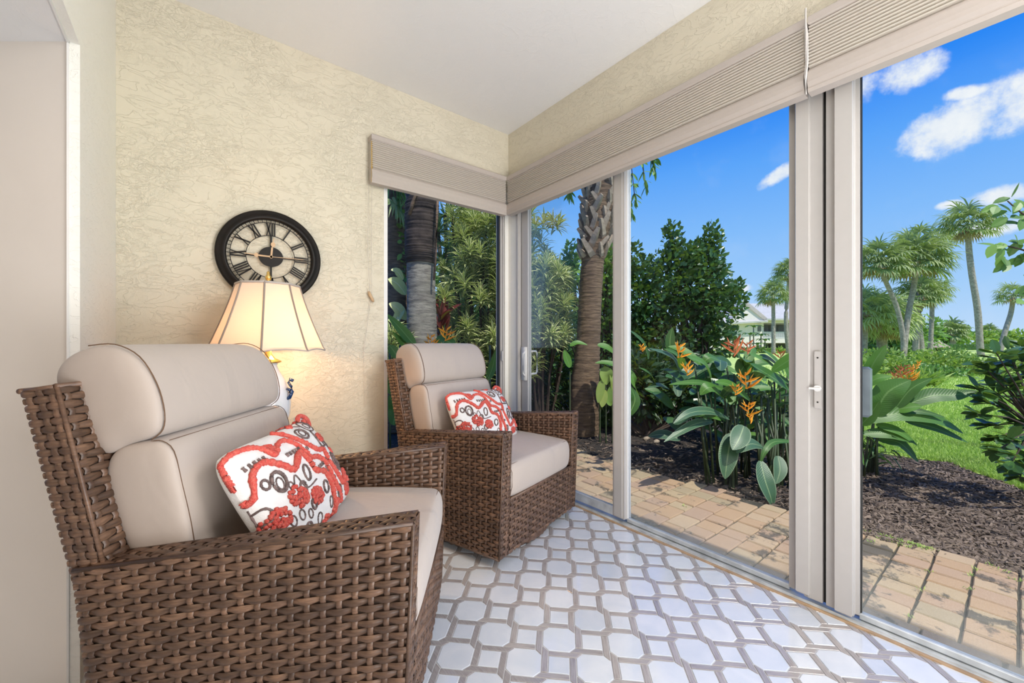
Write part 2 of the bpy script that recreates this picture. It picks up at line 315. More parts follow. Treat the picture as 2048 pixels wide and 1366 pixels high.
# ------------------------------------------------------------------ mesh builder
class MB:
    def __init__(s): s.v = []; s.f = []; s.uv = []; s.r = []; s.mi = []
    def vert(s, p, r=0.5): s.v.append((p[0], p[1], p[2])); s.r.append(r); return len(s.v) - 1
    def face(s, ids, uvs=None, mi=0):
        s.f.append(tuple(ids)); s.uv.extend(uvs if uvs else [(0, 0)] * len(ids)); s.mi.append(mi)
    def box(s, a, b, mi=0, bev=0):
        x0, y0, z0 = (min(a[i], b[i]) for i in range(3)); x1, y1, z1 = (max(a[i], b[i]) for i in range(3))
        if bev:
            e = bev; o = len(s.v)
            ring = lambda z, i: [(x0 + i, y0 + i, z), (x1 - i, y0 + i, z), (x1 - i, y1 - i, z), (x0 + i, y1 - i, z)]
            rows = [ring(z0, e), ring(z0 + e, 0), ring(z1 - e, 0), ring(z1, e)]
            s.loft(rows, mi, cap=True); return
        o = len(s.v)
        for z in (z0, z1):
            for x, y in ((x0, y0), (x1, y0), (x1, y1), (x0, y1)): s.vert((x, y, z))
        for q in ((3, 2, 1, 0), (4, 5, 6, 7), (0, 1, 5, 4), (1, 2, 6, 5), (2, 3, 7, 6), (3, 0, 4, 7)): s.face([o + i for i in q], None, mi)
    def loft(s, rows, mi=0, cap=True, closed=True, r=.5, uvs=False):
        n = len(rows[0]); o = len(s.v)
        for row in rows:
            for p in row: s.vert(p, r)
        m_ = n if closed else n - 1; H = len(rows)
        for j in range(H - 1):
            for i in range(m_):
                k = (i + 1) % n
                uv = [(i / m_, j / (H - 1)), ((i + 1) / m_, j / (H - 1)), ((i + 1) / m_, (j + 1) / (H - 1)), (i / m_, (j + 1) / (H - 1))] if uvs else None
                s.face([o + j * n + i, o + j * n + k, o + (j + 1) * n + k, o + (j + 1) * n + i], uv, mi)
        if cap and closed:
            s.face([o + i for i in range(n - 1, -1, -1)], None, mi); s.face([o + (H - 1) * n + i for i in range(n)], None, mi)
    def tube(s, pts, rad, n=6, mi=0, cap=True, r=.5):
        pts = [Vector(p) for p in pts]; rows = []
        for i, p in enumerate(pts):
            d = (pts[min(i + 1, len(pts) - 1)] - pts[max(i - 1, 0)])
            d = d.normalized() if d.length > 1e-9 else Vector((0, 0, 1))
            a = d.cross(Vector((0, 0, 1))); a = a.normalized() if a.length > .05 else d.cross(Vector((1, 0, 0))).normalized()
            b = d.cross(a); rr = rad[i] if isinstance(rad, (list, tuple)) else rad
            rows.append([p + (a * math.cos(2 * PI * k / n) + b * math.sin(2 * PI * k / n)) * rr for k in range(n)])
        s.loft(rows, mi, cap, r=r)
    def lathe(s, prof, n=24, c=(0, 0, 0), mi=0):
        s.loft([[(c[0] + r * math.cos(2 * PI * k / n), c[1] + r * math.sin(2 * PI * k / n), c[2] + z) for k in range(n)] for r, z in prof], mi, True)
    def leaf(s, p0, d, nrm, L, W, droop=.3, n=3, r=None, fold=.15, shape='lance', mi=0):
        r = R.random() if r is None else r
        p = Vector(p0); d = Vector(d).normalized(); side = d.cross(Vector(nrm))
        side = side.normalized() if side.length > 1e-4 else d.orthogonal().normalized()
        o = len(s.v); st = L / n; prev = None
        for i in range(n + 1):
            tt = i / n
            if shape == 'lance': wd = W * .5 * (math.sin(PI * min(1, tt * .94 + .06)) ** .75)
            elif shape == 'ovate': wd = W * .5 * (math.sin(PI * (tt * .96 + .02) ** .8) ** .7)
            elif shape == 'obov': wd = W * .5 * (math.sin(PI * (tt * .94 + .02) ** 1.35) ** .7)
            else: wd = W * .5 * (1 - tt) ** .5 + .0002
            if i == n: wd = W * .02
            up = side.cross(d).normalized()
            s.vert(p - side * wd + up * wd * fold, r); s.vert(p, r); s.vert(p + side * wd + up * wd * fold, r)
            if prev is not None:
                a, b = prev, len(s.v) - 3; v0, v1 = (i - 1) / n, tt
                s.face([a, a + 1, b + 1, b], [(0, v0), (.5, v0), (.5, v1), (0, v1)], mi)
                s.face([a + 1, a + 2, b + 2, b + 1], [(.5, v0), (1, v0), (1, v1), (.5, v1)], mi)
            prev = len(s.v) - 3
            p = p + d * st; d = (d + Vector((0, 0, -droop / n))).normalized()
    def pleaf(s, pts, widths, nrm, r=.5, fold=.2, mi=0):      # a leaf along given points
        n = len(pts) - 1; prev = None
        for i, p in enumerate(pts):
            d = (pts[min(i + 1, n)] - pts[max(i - 1, 0)]).normalized()
            side = d.cross(nrm).normalized(); up = side.cross(d); wd = widths[i] * .5; tt = i / n
            s.vert(p - side * wd + up * wd * fold, r); s.vert(p - side * wd * .5 + up * wd * fold * .4, r); s.vert(p, r); s.vert(p + side * wd * .5 + up * wd * fold * .4, r); s.vert(p + side * wd + up * wd * fold, r)
            if prev is not None:
                b = len(s.v) - 5; v0, v1 = (i - 1) / n, tt
                for k in range(4): s.face([prev + k, prev + k + 1, b + k + 1, b + k], [(k / 4, v0), ((k + 1) / 4, v0), ((k + 1) / 4, v1), (k / 4, v1)], mi)
            prev = len(s.v) - 5
    def build(s, name, mat, parent=None, smooth=False, loc=None):
        me = bpy.data.meshes.new(name); me.from_pydata(s.v, [], s.f)
        uvl = me.uv_layers.new(name='UVMap'); flat = [c for uv in s.uv for c in uv]
        if len(flat) == len(me.loops) * 2: uvl.data.foreach_set('uv', flat)
        a = me.attributes.new('rnd', 'FLOAT', 'POINT'); a.data.foreach_set('value', s.r)
        for mm in (mat if isinstance(mat, (list, tuple)) else [mat]): me.materials.append(mm)
        if any(s.mi): me.polygons.foreach_set('material_index', s.mi)
        if smooth: me.polygons.foreach_set('use_smooth', [True] * len(me.polygons))
        me.update()
        o = bpy.data.objects.new(name, me); COL.objects.link(o)
        if parent: o.parent = parent
        if loc: o.location = loc
        return o

def tag(o, label=None, cat=None, group=None, kind=None):
    if label: o['label'] = label
    if cat: o['category'] = cat
    if group: o['group'] = group
    if kind: o['kind'] = kind
    return o
def thing(name, label, cat, loc=(0, 0, 0), rz=0, group=None):
    o = bpy.data.objects.new(name, None); COL.objects.link(o); o.location = loc; o.rotation_euler = (0, 0, rz); o.empty_display_size = .1
    return tag(o, label, cat, group)
def struct(name, mb, mat, parent=None, label=None, smooth=False):
    o = mb.build(name, mat, parent, smooth)
    if not parent: o['kind'] = 'structure'
    if label: o['label'] = label
    return o
def bx(a, b, bev=0):
    m = MB(); m.box(a, b, bev=bev); return m
def copy_tree(o, parent=None):
    c = o.copy(); COL.objects.link(c); c.parent = parent
    for ch in list(o.children): copy_tree(ch, c)
    return c
def smoothmod(o, lv=1):
    md = o.modifiers.new('sub', 'SUBSURF'); md.levels = lv; md.render_levels = lv

#@@ROOM
# ================================================================== ROOM SHELL
def YX(px, x):
    r = ray(px, CY); k = (x - CAM.x) / r.x; return CAM.y + k * r.y
def XY(px, y):
    r = ray(px, CY); k = (y - CAM.y) / r.y; return CAM.x + k * r.x
HC = 2.445; XL = -2.012; YB = -4.3; YJ = -.648
b = MB(); b.box((XL - .022, 0, -.1), (-.905, .18, 2.6)); b.box((-.905, 0, 2.03), (.18, .18, 2.6)); b.box((-.905, 0, -.1), (-.03, .18, 0.0))
wl = struct('wall_left', b, M['cream'])
b = MB(); b.box((0, -4.5, 2.03), (.18, 0, 2.6)); b.box((0, -4.5, -.1), (.18, -3.5, 2.03))
struct('wall_right', b, M['cream'])
b = MB(); b.box((-.03, .0, 0), (.0, .10, 2.03)); b.box((.0, -.088, 0), (.09, .10, 2.03))
struct('wall_corner', b, M['whiteplaster'], label='white textured corner post between the window and the sliding doors')
b = MB(); b.box((XL - .022, YJ, 0), (XL, 0, 2.6)); b.box((XL - .022, YB, 1.79), (XL, YJ, 2.6))
struct('wall_side', b, M['whiteplaster'])
b = MB(); b.box((XL, YB - .1, 0), (.1, YB, 2.6)); b.box((-4.6, YB - .1, 0), (XL, YB, 2.6)); b.box((-4.7, YB, 0), (-4.6, .4, 2.6))
struct('wall_back', b, M['smooth'])
# the smooth wall inside the opening at the left, running back at an angle, with its soffit
P1 = Vector((XL - .022, YJ, 0)); P2 = P1 - RT * 3.0
b = MB(); b.loft([[P1 + UP * z, P2 + UP * z, P2 + FW * .012 + UP * z, P1 + FW * .012 + UP * z] for z in (0, 1.79)])
struct('wall_recess', b, M['smooth'])
b = MB(); b.loft([[Vector(q) + UP * z for q in ((XL - .022, -1.5, 0), (XL - .022, YJ + .02, 0), P2 + FW * .05, (P2.x, -1.5, 0))] for z in (1.79, 1.83)])
struct('trim_1', b, M['ceil'], label='soffit over the smooth recess wall')
b = MB(); b.box((XL - .025, YJ - .004, 0), (XL - .0205, YJ + .001, 1.79), 0); b.box((XL - .025, -1.6, 1.784), (XL - .0205, YJ, 1.79))
struct('trim_2', b, M['trimwhite'], label='white corner bead along the opening')
struct('ceiling', bx((-4.7, YB, HC), (0, 0, 2.6)), M['ceil'])
b = MB(); b.box((-5, -5, 2.6), (.22, .22, 2.72))
struct('roof', b, M['trimwhite'], label='flat roof edge over the sunroom')
b = MB(); b.box((-4.6, YB, -.12), (.10, .0, -.0025))
fl = struct('floor', b, M['grout'])

# ---- floor tiles: octagons, small squares, pinwheel strips
p_ = .1047; wS = .0205; sS = p_ / 2 - wS; hO = sS + wS; g_ = .0016
A45 = -PI / 4; U_ = Vector((math.cos(A45), math.sin(A45), 0)); V_ = Vector((-math.sin(A45), math.cos(A45), 0))
C0 = Vector((-.835, -1.199, 0))
def inset(poly, g):
    n = len(poly); out = []
    for i in range(n):
        p0, p1, p2 = Vector(poly[i - 1]), Vector(poly[i]), Vector(poly[(i + 1) % n])
        a = (p1 - p0).normalized(); c = (p2 - p1).normalized()
        na = Vector((-a.y, a.x)); nc = Vector((-c.y, c.x)); k = na + nc
        out.append(p1 + k * (g / max(.2, 1 + na.dot(nc))))
    return out
octp = [(-hO + wS, -hO), (hO - wS, -hO), (hO, -hO + wS), (hO, hO - wS), (hO - wS, hO), (-hO + wS, hO), (-hO, hO - wS), (-hO, -hO + wS)]
sqp = [(-sS, -sS), (sS, -sS), (sS, sS), (-sS, sS)]
stp = [(-sS - wS, -sS), (-sS, -sS), (-sS, sS + wS), (-sS - wS, sS + 2 * wS)]
def prism(poly, mb=None, off=(0, 0), rot=0):
    mb = mb or MB(); rows = []
    c, s = math.cos(rot), math.sin(rot)
    for z, g in ((-.0024, g_), (-.0006, g_), (0, g_ + .0006)):
        rows.append([(off[0] + q.x * c - q.y * s, off[1] + q.x * s + q.y * c, z) for q in inset(poly, g)])
    mb.loft(rows); return mb
def clip(poly, x1):      # keep x <= x1 (world)
    out = []
    for i in range(len(poly)):
        a, b2 = poly[i - 1], poly[i]
        if (a.x <= x1) != (b2.x <= x1): k = (x1 - a.x) / (b2.x - a.x); out.append(a + (b2 - a) * k)
        if b2.x <= x1: out.append(b2)
    return out
def wpoly(poly, c, rot): return [c + U_ * (q[0] * math.cos(rot) - q[1] * math.sin(rot)) + V_ * (q[0] * math.sin(rot) + q[1] * math.cos(rot)) for q in poly]
meshes = {}
def tile(kind, poly, c, rot, mat, stuffmb=None):
    W = wpoly(poly, c, rot)
    if max(q.x for q in W) > -.002 or stuffmb is not None:
        W = clip(W, -.002)
        if len(W) < 3: return
        ar = sum(W[i - 1].x * W[i].y - W[i].x * W[i - 1].y for i in range(len(W))) / 2
        if ar < 1.2e-4: return
        W = [q for i, q in enumerate(W) if (q - W[i - 1]).length > .0025]
        if len(W) < 3: return
        if stuffmb is not None: prism([(q.x, q.y) for q in W], stuffmb); return
        prism([(q.x - c.x, q.y - c.y) for q in W]).build(kind, mat, fl, loc=c); return
    if kind not in meshes:
        o = prism(poly).build(kind, mat, fl); meshes[kind] = o.data
    else:
        o = bpy.data.objects.new(kind, meshes[kind]); COL.objects.link(o); o.parent = fl
    o.location = c; o.rotation_euler = (0, 0, A45 + rot)
strips = []; marble_rest = MB(); strip_rest = MB()
def seen(c):
    d = (c - CAM).dot(FW)
    if d < .3: return 0
    px = CX + F * (c - CAM).dot(RT) / d; py = CY + F * CAM.z / d
    return 1 / d if -30 < px < 2080 and py < 1420 else 0
for i in range(-26, 36):
    for j in range(-30, 24):
        c = C0 + U_ * (i * p_) + V_ * (j * p_)
        if not (-2.2 < c.x < .1 and YB < c.y < .06): continue
        vis = c.y > -2.36 and seen(c) and c.x > -2.02 and c.y < 0.0
        if (i + j) % 2 == 0: tile('octagonal_tile', octp, c, 0, M['marble'], None if vis else marble_rest)
        else:
            tile('square_tile', sqp, c, 0, M['marble'], None if vis else marble_rest)
            for k in range(4):
                rot = k * PI / 2; q = c + U_ * (math.cos(rot) * -.04) + V_ * (math.sin(rot) * -.04)
                # floor under the chairs and the far left corner shows nothing
                hid = (q.x < -1.0 and q.y > -1.9) or q.y > -.62 and q.x < -.15
                strips.append((0 if hid or not vis else seen(q), c, rot))
strips.sort(key=lambda s: -s[0])
for k, (sc, c, rot) in enumerate(strips): tile('border_strip', stp, c, rot, M['greystone'], None if k < 296 and sc > 0 else strip_rest)
tag(marble_rest.build('marble_tiles', M['marble'], fl), kind='stuff'); tag(strip_rest.build('border_strips', M['greystone'], fl), kind='stuff')

# ---- window in the left wall
wn = tag(thing('window_1', None, None), kind='structure')
wn['label'] = 'tall narrow window in the clock wall'
b = MB(); b.box((-.905, .0, 0), (-.884, .07, 2.03), bev=.002); b.build('frame', M['trimwhite'], wn)
xr0, xr1 = XY(998, .03), -.03
b = MB(); b.box((xr0, .012, 0), (xr1, .065, 2.03), bev=.003); b.box((xr0 + .02, .0, 0), (xr1 - .018, .014, 2.03), bev=.003); b.build('frame', M['alum'], wn)
bx((xr0 - .008, .022, .04), (xr0, .045, 2.0)).build('gasket', M['rubber'], wn)
bx((-.884, .01, 0), (xr0, .06, .045), .003).build('bottom_rail', M['alum'], wn)
bx((-.884, .01, 2.0), (xr0, .06, 2.03)).build('top_rail', M['alum'], wn)
bx((-.884, .033, .045), (xr0 - .004, .037, 2.0)).build('pane', M['glass'], wn)
b = MB(); b.box((xr1 - .035, -.012, .83), (xr1 - .022, .0, .90), bev=.003); b.build('latch', M['alum'], wn)

# ---- sliding doors in the right wall
b = MB(); b.box((0.0, -3.5, -.004), (.062, -.088, .006)); b.box((.006, -3.5, .006), (.009, -.088, .012)); b.box((.058, -3.5, -.10), (.066, .1, .008))
struct('trim_3', b, M['track'], label='metal floor track of the sliding doors')
struct('trim_4', bx((-.012, -3.5, -.003), (0.0, -.088, .006), .001), M['oak'], label='thin wood edge along the door track')
b = MB(); y0, y1 = -.088, YX(1044, .03); b.box((0, y1, .01), (.03, y0, 2.03), bev=.003); b.box((.03, y1, .01), (.07, y0, 2.03)); b.box((-.006, -.115, .01), (.0, -.098, 2.03), bev=.002)
struct('trim_5', b, M['alum'], label='ribbed white door jamb beside the corner post')
struct('trim_6', bx((0, -3.5, 2.0), (.11, -.088, 2.03)), M['alum'], label='head rail above the sliding doors')

d1 = tag(thing('door_1', None, None), kind='structure'); d1['label'] = 'sliding door nearest the corner post'
a0, a1 = YX(1044, .02), YX(1056, .02); a2, a3 = YX(1226, .02), YX(1249, .02)
b = MB(); b.box((.018, a1, .022), (.05, a0, 2.0), bev=.003); b.build('stile', M['alum'], d1)
b = MB(); b.box((.018, a3, .022), (.05, a2, 2.0), bev=.003); b.box((.012, a3 + .012, .03), (.018, a2 - .012, 2.0), bev=.001); b.build('stile', M['alum'], d1)
bx((.02, a2, .022), (.045, a1, .072), .003).build('bottom_rail', M['track'], d1)
bx((.03, a2, .072), (.034, a1, 2.0)).build('pane', M['glass'], d1)
b = MB(); b.box((.010, a1 + .006, .70), (.018, a0 - .004, .93), bev=.003); b.tube([(.006, a1 + .016, .73), (-.014, a1 + .016, .75), (-.014, a1 + .016, .88), (.006, a1 + .016, .90)], .006, 8); b.build('handle', M['trimwhite'], d1, True)
b = MB(); ya = a1 + .004; b.tube([(.05, ya, .745), (.095, ya, .745), (.105, ya, .76), (.105, ya, .885), (.095, ya, .90), (.05, ya, .90)], .007, 8); b.build('outer_handle', M['trimwhite'], d1, True)

d2 = tag(thing('door_2', None, None), kind='structure'); d2['label'] = 'middle sliding door with the thumb latch'
xb = .030
c0, c1, c2 = a3 + .01, YX(1258, xb + .02), YX(1578, xb); c3 = YX(1645, .010)
b = MB(); b.box((xb + .006, c1, .022), (xb + .036, c0, 2.0), bev=.002); b.build('stile', M['trimwhite'], d2)
b = MB(); b.box((xb, YX(1590, xb), .022), (xb + .036, c2, 2.0), bev=.002); b.box((.010, c3, .022), (xb + .036, YX(1610, .02), 2.0), bev=.002)
b.box((-.006, YX(1617, -.006), .034), (.03, YX(1591, -.006), 2.0), bev=.005); b.box((.006, YX(1621, .008), .024), (.022, YX(1616, .008), 2.0), bev=.001); b.build('stile', M['alum'], d2)
bx((xb + .004, c2, .010), (xb + .028, c1, .030), .002).build('bottom_rail', M['track'], d2)
bx((xb + .018, c2, .030), (xb + .022, c1, 2.0)).build('pane', M['glass'], d2)
yl = YX(1636, .006); e0_ = YX(1652, .008)
lk = MB(); lk.box((.002, yl - .010, .72), (.012, yl + .010, .93), bev=.004); lk = lk.build('latch_plate', M['alum'], d2)
b = MB(); b.tube([(.004, yl, .795), (-.006, yl, .795)], .011, 12); b.box((-.012, yl - .012, .791), (-.006, yl + .024, .798), bev=.002); b.build('thumb_turn', M['trimwhite'], lk)
b = MB(); b.tube([(.004, yl, .905), (.001, yl, .905)], .003, 8); b.tube([(.004, yl, .745), (.001, yl, .745)], .003, 8); b.build('screw', M['dark'], lk)

bx((.03, e0_ - .002, .02), (.05, c3 + .002, 2.0)).build('gap_strip', M['rubber'], d2)  # black strip filling the gap between the two meeting stiles
d3 = tag(thing('door_3', None, None), kind='structure'); d3['label'] = 'sliding door nearest the camera'
e0 = YX(1652, .008); e1 = YX(1719, .03)
b = MB(); b.box((.008, YX(1708, .01), .022), (.05, e0, 2.0), bev=.002); b.box((.03, e1, .022), (.06, YX(1705, .03), 2.0), bev=.002)
b.box((-.010, YX(1704, -.01), .024), (.02, YX(1669, -.01), 2.0), bev=.005); b.build('stile', M['alum'], d3)
bx((.032, -3.4, .010), (.056, e1, .030), .002).build('bottom_rail', M['track'], d3)
b = MB(); b.box((.018, -3.5, .022), (.06, -3.4, 2.0)); b.build('stile', M['alum'], d3)
bx((.042, -3.4, .030), (.046, e1, 2.0)).build('pane', M['glass'], d3)
b = MB(); b.box((.062, e1 - .022, .70), (.095, e1 + .02, .875), bev=.008); b.build('outer_handle', M['grey_metal'], d3)
bx((.040, e1 - .004, .03), (.052, e1 + .001, 2.0)).build('gasket', M['rubber'], d3)

# ---- cellular shades
def shade(name, label, L, loc, rz):
    r = thing(name, label, 'blind', loc, rz)            # local x along the window, local -y into the room
    b = MB(); b.box((0, -.060, 2.080), (L, -.004, 2.115), bev=.006); b.build('headrail', M['blindrail'], r)
    pr = []; n = 13; z0, z1 = 2.080, 1.930; cp = (z0 - z1) / n
    for i in range(n):
        z = z0 - i * cp
        for dy, f in ((-.024, .0), (-.046, .10), (-.0585, .36), (-.0590, .60), (-.048, .92)): pr.append((dy, z - f * cp))
    pr.append((-.024, z1)); back = [(-.016, z1), (-.016, z0)]
    b = MB(); b.loft([[(x, y, z) for y, z in pr + back] for x in (.002, L - .002)], cap=True); b.build('fabric', M['blind'], r)
    pr = [(-.048, 1.930), (-.063, 1.912), (-.068, 1.890), (-.069, 1.875), (-.063, 1.862), (-.062, 1.858), (-.064, 1.854), (-.060, 1.842), (-.02, 1.842), (-.016, 1.930)]
    b = MB(); b.loft([[(x, y, z) for y, z in pr] for x in (.001, L - .001)], cap=True); b.build('bottom_rail', M['blindrail'], r)
    return r
s1 = shade('cellular_shade', 'short pleated shade above the narrow window beside the clock', .935, (-.997, 0, 0), 0)
b = MB(); b.tube([(.004, -.052, 2.07), (.004, -.056, 1.845)], .004, 6); b.build('cord_cover', M['gold'], s1)
b = MB(); b.tube([(-.006, -.03, 1.85), (-.008, -.02, 1.5), (.004, -.016, 1.235)], .0009, 5); b.tube([(.012, -.03, 1.85), (.012, -.018, 1.5), (.016, -.016, 1.235)], .0009, 5)
b.tube([(.010, -.016, 1.2), (-.03, -.014, .9), (-.02, -.012, .6)], .0008, 4); b.build('pull_cord', M['blindrail'], s1)
b = MB(); b.tube([(-.002, -.018, 1.245), (.006, -.018, 1.225), (.020, -.018, 1.20), (.026, -.018, 1.188)], [.006, .010, .009, .005], 8); b.build('tassel', M['tan'], s1, True)
s2 = shade('cellular_shade', 'long pleated shade over the doors, from the corner to the seam', 1.737, (0, -.060, 0), -PI / 2)
s3 = shade('cellular_shade', 'pleated shade nearest the camera, beyond the vertical seam', 1.5, (0, -1.806, 0), -PI / 2)
b = MB(); b.tube([(-.004, -.066, 2.14), (-.004, -.066, 2.09), (-.003, -.062, 2.05), (-.002, -.060, 1.95), (-.003, -.070, 1.90), (-.003, -.066, 1.835)], [.003, .003, .006, .005, .005, .003], 6); b.build('edge_cord', M['alum'], s3)

# ================================================================== PATIO, BED, LAWN
PZ = -.07
pb = struct('patio', bx((.066, -3.4, -.2), (1.12, .75, PZ - .012)), M['sand'], label='paved brick strip outside the sliding doors')
nb = 0
def paver(x0, x1, y0, y1):
    g = .0040; dz = R.uniform(-.003, .002); rows = []
    jx, jy = R.uniform(-.002, .002), R.uniform(-.002, .002)
    for z, i in ((PZ - .03, 0), (PZ - .006, 0), (PZ, .004)):
        rows.append([(x0 + g + i + jx, y0 + g + i + jy, z + dz), (x1 - g - i + jx, y0 + g + i - jy, z + dz), (x1 - g - i - jx, y1 - g - i - jy, z + dz), (x0 + g + i - jx, y1 - g - i + jy, z + dz)])
    m = MB(); m.loft(rows); m.build('brick', M['paver'], pb)
y = -2.267 - .127 * 5; k = 0
while y < .62:
    y1 = y + .127; x = .300 if y < -1.86 else .070
    x += R.choice((0, -.0, .03)) if y >= -1.86 else 0
    first = True
    edge = 1.05 + .06 * math.sin(y * 2.1) + R.uniform(-.02, .03)
    while x < edge:
        L = R.choice((.105, .105, .11, .125, .10, .17 if y > -1.6 else .105)); x1 = x + L
        if y >= -1.86 and first and x > .09: paver(.070, x, y, y1)
        first = False
        paver(x, x1, y, y1); x = x1
    y = y1; k += 1
for c, (xa, xb_) in enumerate(((.070, .180), (.180, .300))):
    y = -2.9 + c * .09
    while y < -1.90:
        y1 = min(y + .19, -1.886); paver(xa, xb_, y, y1); y = y1

# ground: undulating mulch bed, lawn beyond
b = MB(); NX, NY = 60, 90; o = 0
X0, X1, Y0, Y1 = 1.0, 6.2, -4.2, 9.0
for j in range(NY + 1):
    for i in range(NX + 1):
        x = X0 + (X1 - X0) * i / NX; y = Y0 + (Y1 - Y0) * j / NY
        z = -.115 + .02 * min(1, max(0, (x - 1.1) * 3)) + .028 * mnoise.noise(Vector((x * 2.2, y * 2.2, 0))) + .012 * mnoise.noise(Vector((x * 9, y * 9, 3)))
        b.vert((x, y, z))
for j in range(NY):
    for i in range(NX): a = j * (NX + 1) + i; b.face([a, a + 1, a + NX + 2, a + NX + 1])
struct('ground', b, M['soil'], smooth=True, label='dark mulched planting bed beyond the bricks')
struct('land', bx((-60, .75, -.5), (1.0, 60, -.13)), M['soil'], label='dark planted ground behind the house')
# edge of the lawn runs from the bed at the right of the doors towards the far left
LE = [Vector((3.15, -3.6, 0)), G(2048, 985), G(1900, 930), G(1735, 905), G(1660, 880), G(1600, 850), G(1540, 800), G(1400, 745), G(1330, 735), Vector((30, 24, 0))]
LE[1:9] = [Vector((q.x, q.y, 0)) for q in LE[1:9]]
b = MB(); o = len(b.v)
far = [Vector((200, -160, 0)), Vector((200, -20, 0)), Vector((200, 60, 0)), Vector((120, 130, 0))]
ring = LE + [Vector((90, 110, 0)), Vector((220, 60, 0)), Vector((220, -120, 0)), Vector((20, -60, 0))]
top = [b.vert((q.x, q.y, -.085)) for q in ring]; bot = [b.vert((q.x, q.y, -.3)) for q in ring]
b.face(top[::-1] if False else top)
for i in range(len(ring)): k2 = (i + 1) % len(ring); b.face([bot[i], bot[k2], top[k2], top[i]])
lawn = struct('lawn', b, M['lawn'], label='bright green lawn')
import bmesh
bm = bmesh.new(); bm.from_mesh(lawn.data); bmesh.ops.triangulate(bm, faces=[f for f in bm.faces if len(f.verts) > 4]); bmesh.ops.recalc_face_normals(bm, faces=bm.faces); bm.to_mesh(lawn.data); bm.free()

def in_poly(x, y, P):
    c = False; n = len(P)
    for i in range(n):
        a, b2 = P[i], P[i - 1]
        if (a.y > y) != (b2.y > y) and x < (b2.x - a.x) * (y - a.y) / (b2.y - a.y) + a.x: c = not c
    return c
b = MB(); n = 0
while n < 46000:
    px = R.uniform(1500, 2090); py = 735 + 275 * R.random() ** .8
    q = G(px, py, -.085)
    if not in_poly(q.x, q.y, ring): continue
    n += 1; d = (q - CAM).length; s = .022 + .016 * R.random() + max(0, d - 4) * .004; a = R.uniform(0, 2 * PI); wd = .0024 + d * .0006
    e = Vector((math.cos(a), math.sin(a), 0)); l = Vector((R.gauss(0, .4), R.gauss(0, .4), 0)) * s; r = R.random()
    o = len(b.v); b.vert(q - e * wd, r); b.vert(q + e * wd, r); b.vert(q + UP * s + l, r); b.face([o, o + 1, o + 2])
tag(b.build('grass', M['l_grass']), 'short bright grass blades covering the near lawn', 'grass', kind='stuff')
# mulch chips
M['chip'] = leafmat('wood_chip', (.055, .036, .025, 1), (.24, .18, .135, 1), .85, 0.0)
b = MB(); n = 0
while n < 16000:
    if n % 5 < 4: q = G(R.uniform(1700, 2100), R.uniform(880, 1150), -.09)
    else: q = G(R.uniform(1140, 1600), R.uniform(850, 1010), -.09)
    if q.x < 1.06 or in_poly(q.x, q.y, ring): n += .02; n = n; continue
    n = int(n) + 1; L = R.uniform(.008, .028); a = R.gauss(-.3, .8); r = R.random() ** 2 if q.y > -1.5 else R.random()  # chips away from the sunlit right end biased darker: shade put into colour
    e = Vector((math.cos(a), math.sin(a), R.gauss(0, .25))) * L; f = Vector((-math.sin(a), math.cos(a), R.gauss(0, .4))) * L * .22
    z = -.105 + .028 * mnoise.noise(Vector((q.x * 2.2, q.y * 2.2, 0))) + R.uniform(.002, .022); q = Vector((q.x, q.y, z))
    o = len(b.v)
    for s1_, s2_ in ((-1, -1), (1, -1), (1, 1), (-1, 1)): b.vert(q + e * s1_ + f * s2_, r)
    t2 = [b.vert(q + e * s1_ * .9 + f * s2_ * .7 + UP * L * .16, r) for s1_, s2_ in ((-1, -1), (1, -1), (1, 1), (-1, 1))]
    b.face(t2)
    for i in range(4): b.face([o + i, o + (i + 1) % 4, t2[(i + 1) % 4], t2[i]])
tag(b.build('mulch', M['chip']), 'loose wood chip mulch over the planting bed', 'mulch', kind='stuff')
# two pale stones on the bed, weeds in the joints
for k, (px, py, s) in enumerate(((1293, 878, .045), (1313, 884, .04))):
    q = G(px, py, -.09); m = MB(); rows = []
    for z, f in ((0, .7), (.012, 1), (.028, .8), (.036, .35)): rows.append([(s * f * (1 + .25 * mnoise.noise(Vector((a, k * 7, z * 50)))) * math.cos(a), s * .7 * f * math.sin(a) * (1 + .2 * mnoise.noise(Vector((a, 9, k)))), z) for a in [i * PI / 4 for i in range(8)]])
    m.loft(rows); o = m.build('stone', M['boot'], loc=(q.x, q.y, -.10)); tag(o, ('larger pale stone lying on the dark mulch', 'smaller pale stone on the mulch, right of the larger one')[k], 'stone')
weeds = MB()
for (px, py) in [(1858, 1143), (1940, 1152), (1938, 1180), (1950, 1140), (1842, 1180), (1820, 1235), (1745, 1085), (1760, 1078), (1780, 1083), (1800, 1090), (1820, 1095), (1850, 1098), (2000, 1140), (1980, 1130), (1276, 1056), (1367, 1012), (2030, 1160)] + [(R.uniform(1730, 1870), 0) for _ in range(26)]:
    if py == 0: py = 1062 + (px - 1725) * .27
    q = G(px, py, PZ)
    for _ in range(7):
        a = R.uniform(0, 2 * PI); weeds.leaf(q + Vector((R.gauss(0, .008), R.gauss(0, .008), 0)), (math.cos(a) * .7, math.sin(a) * .7, 1), (math.cos(a), math.sin(a), -.6), R.uniform(.010, .022), .005, .8, 2)
tag(weeds.build('weeds', M['l_bright']), 'small weeds sprouting in the brick joints and along the edging', 'weeds', kind='stuff')
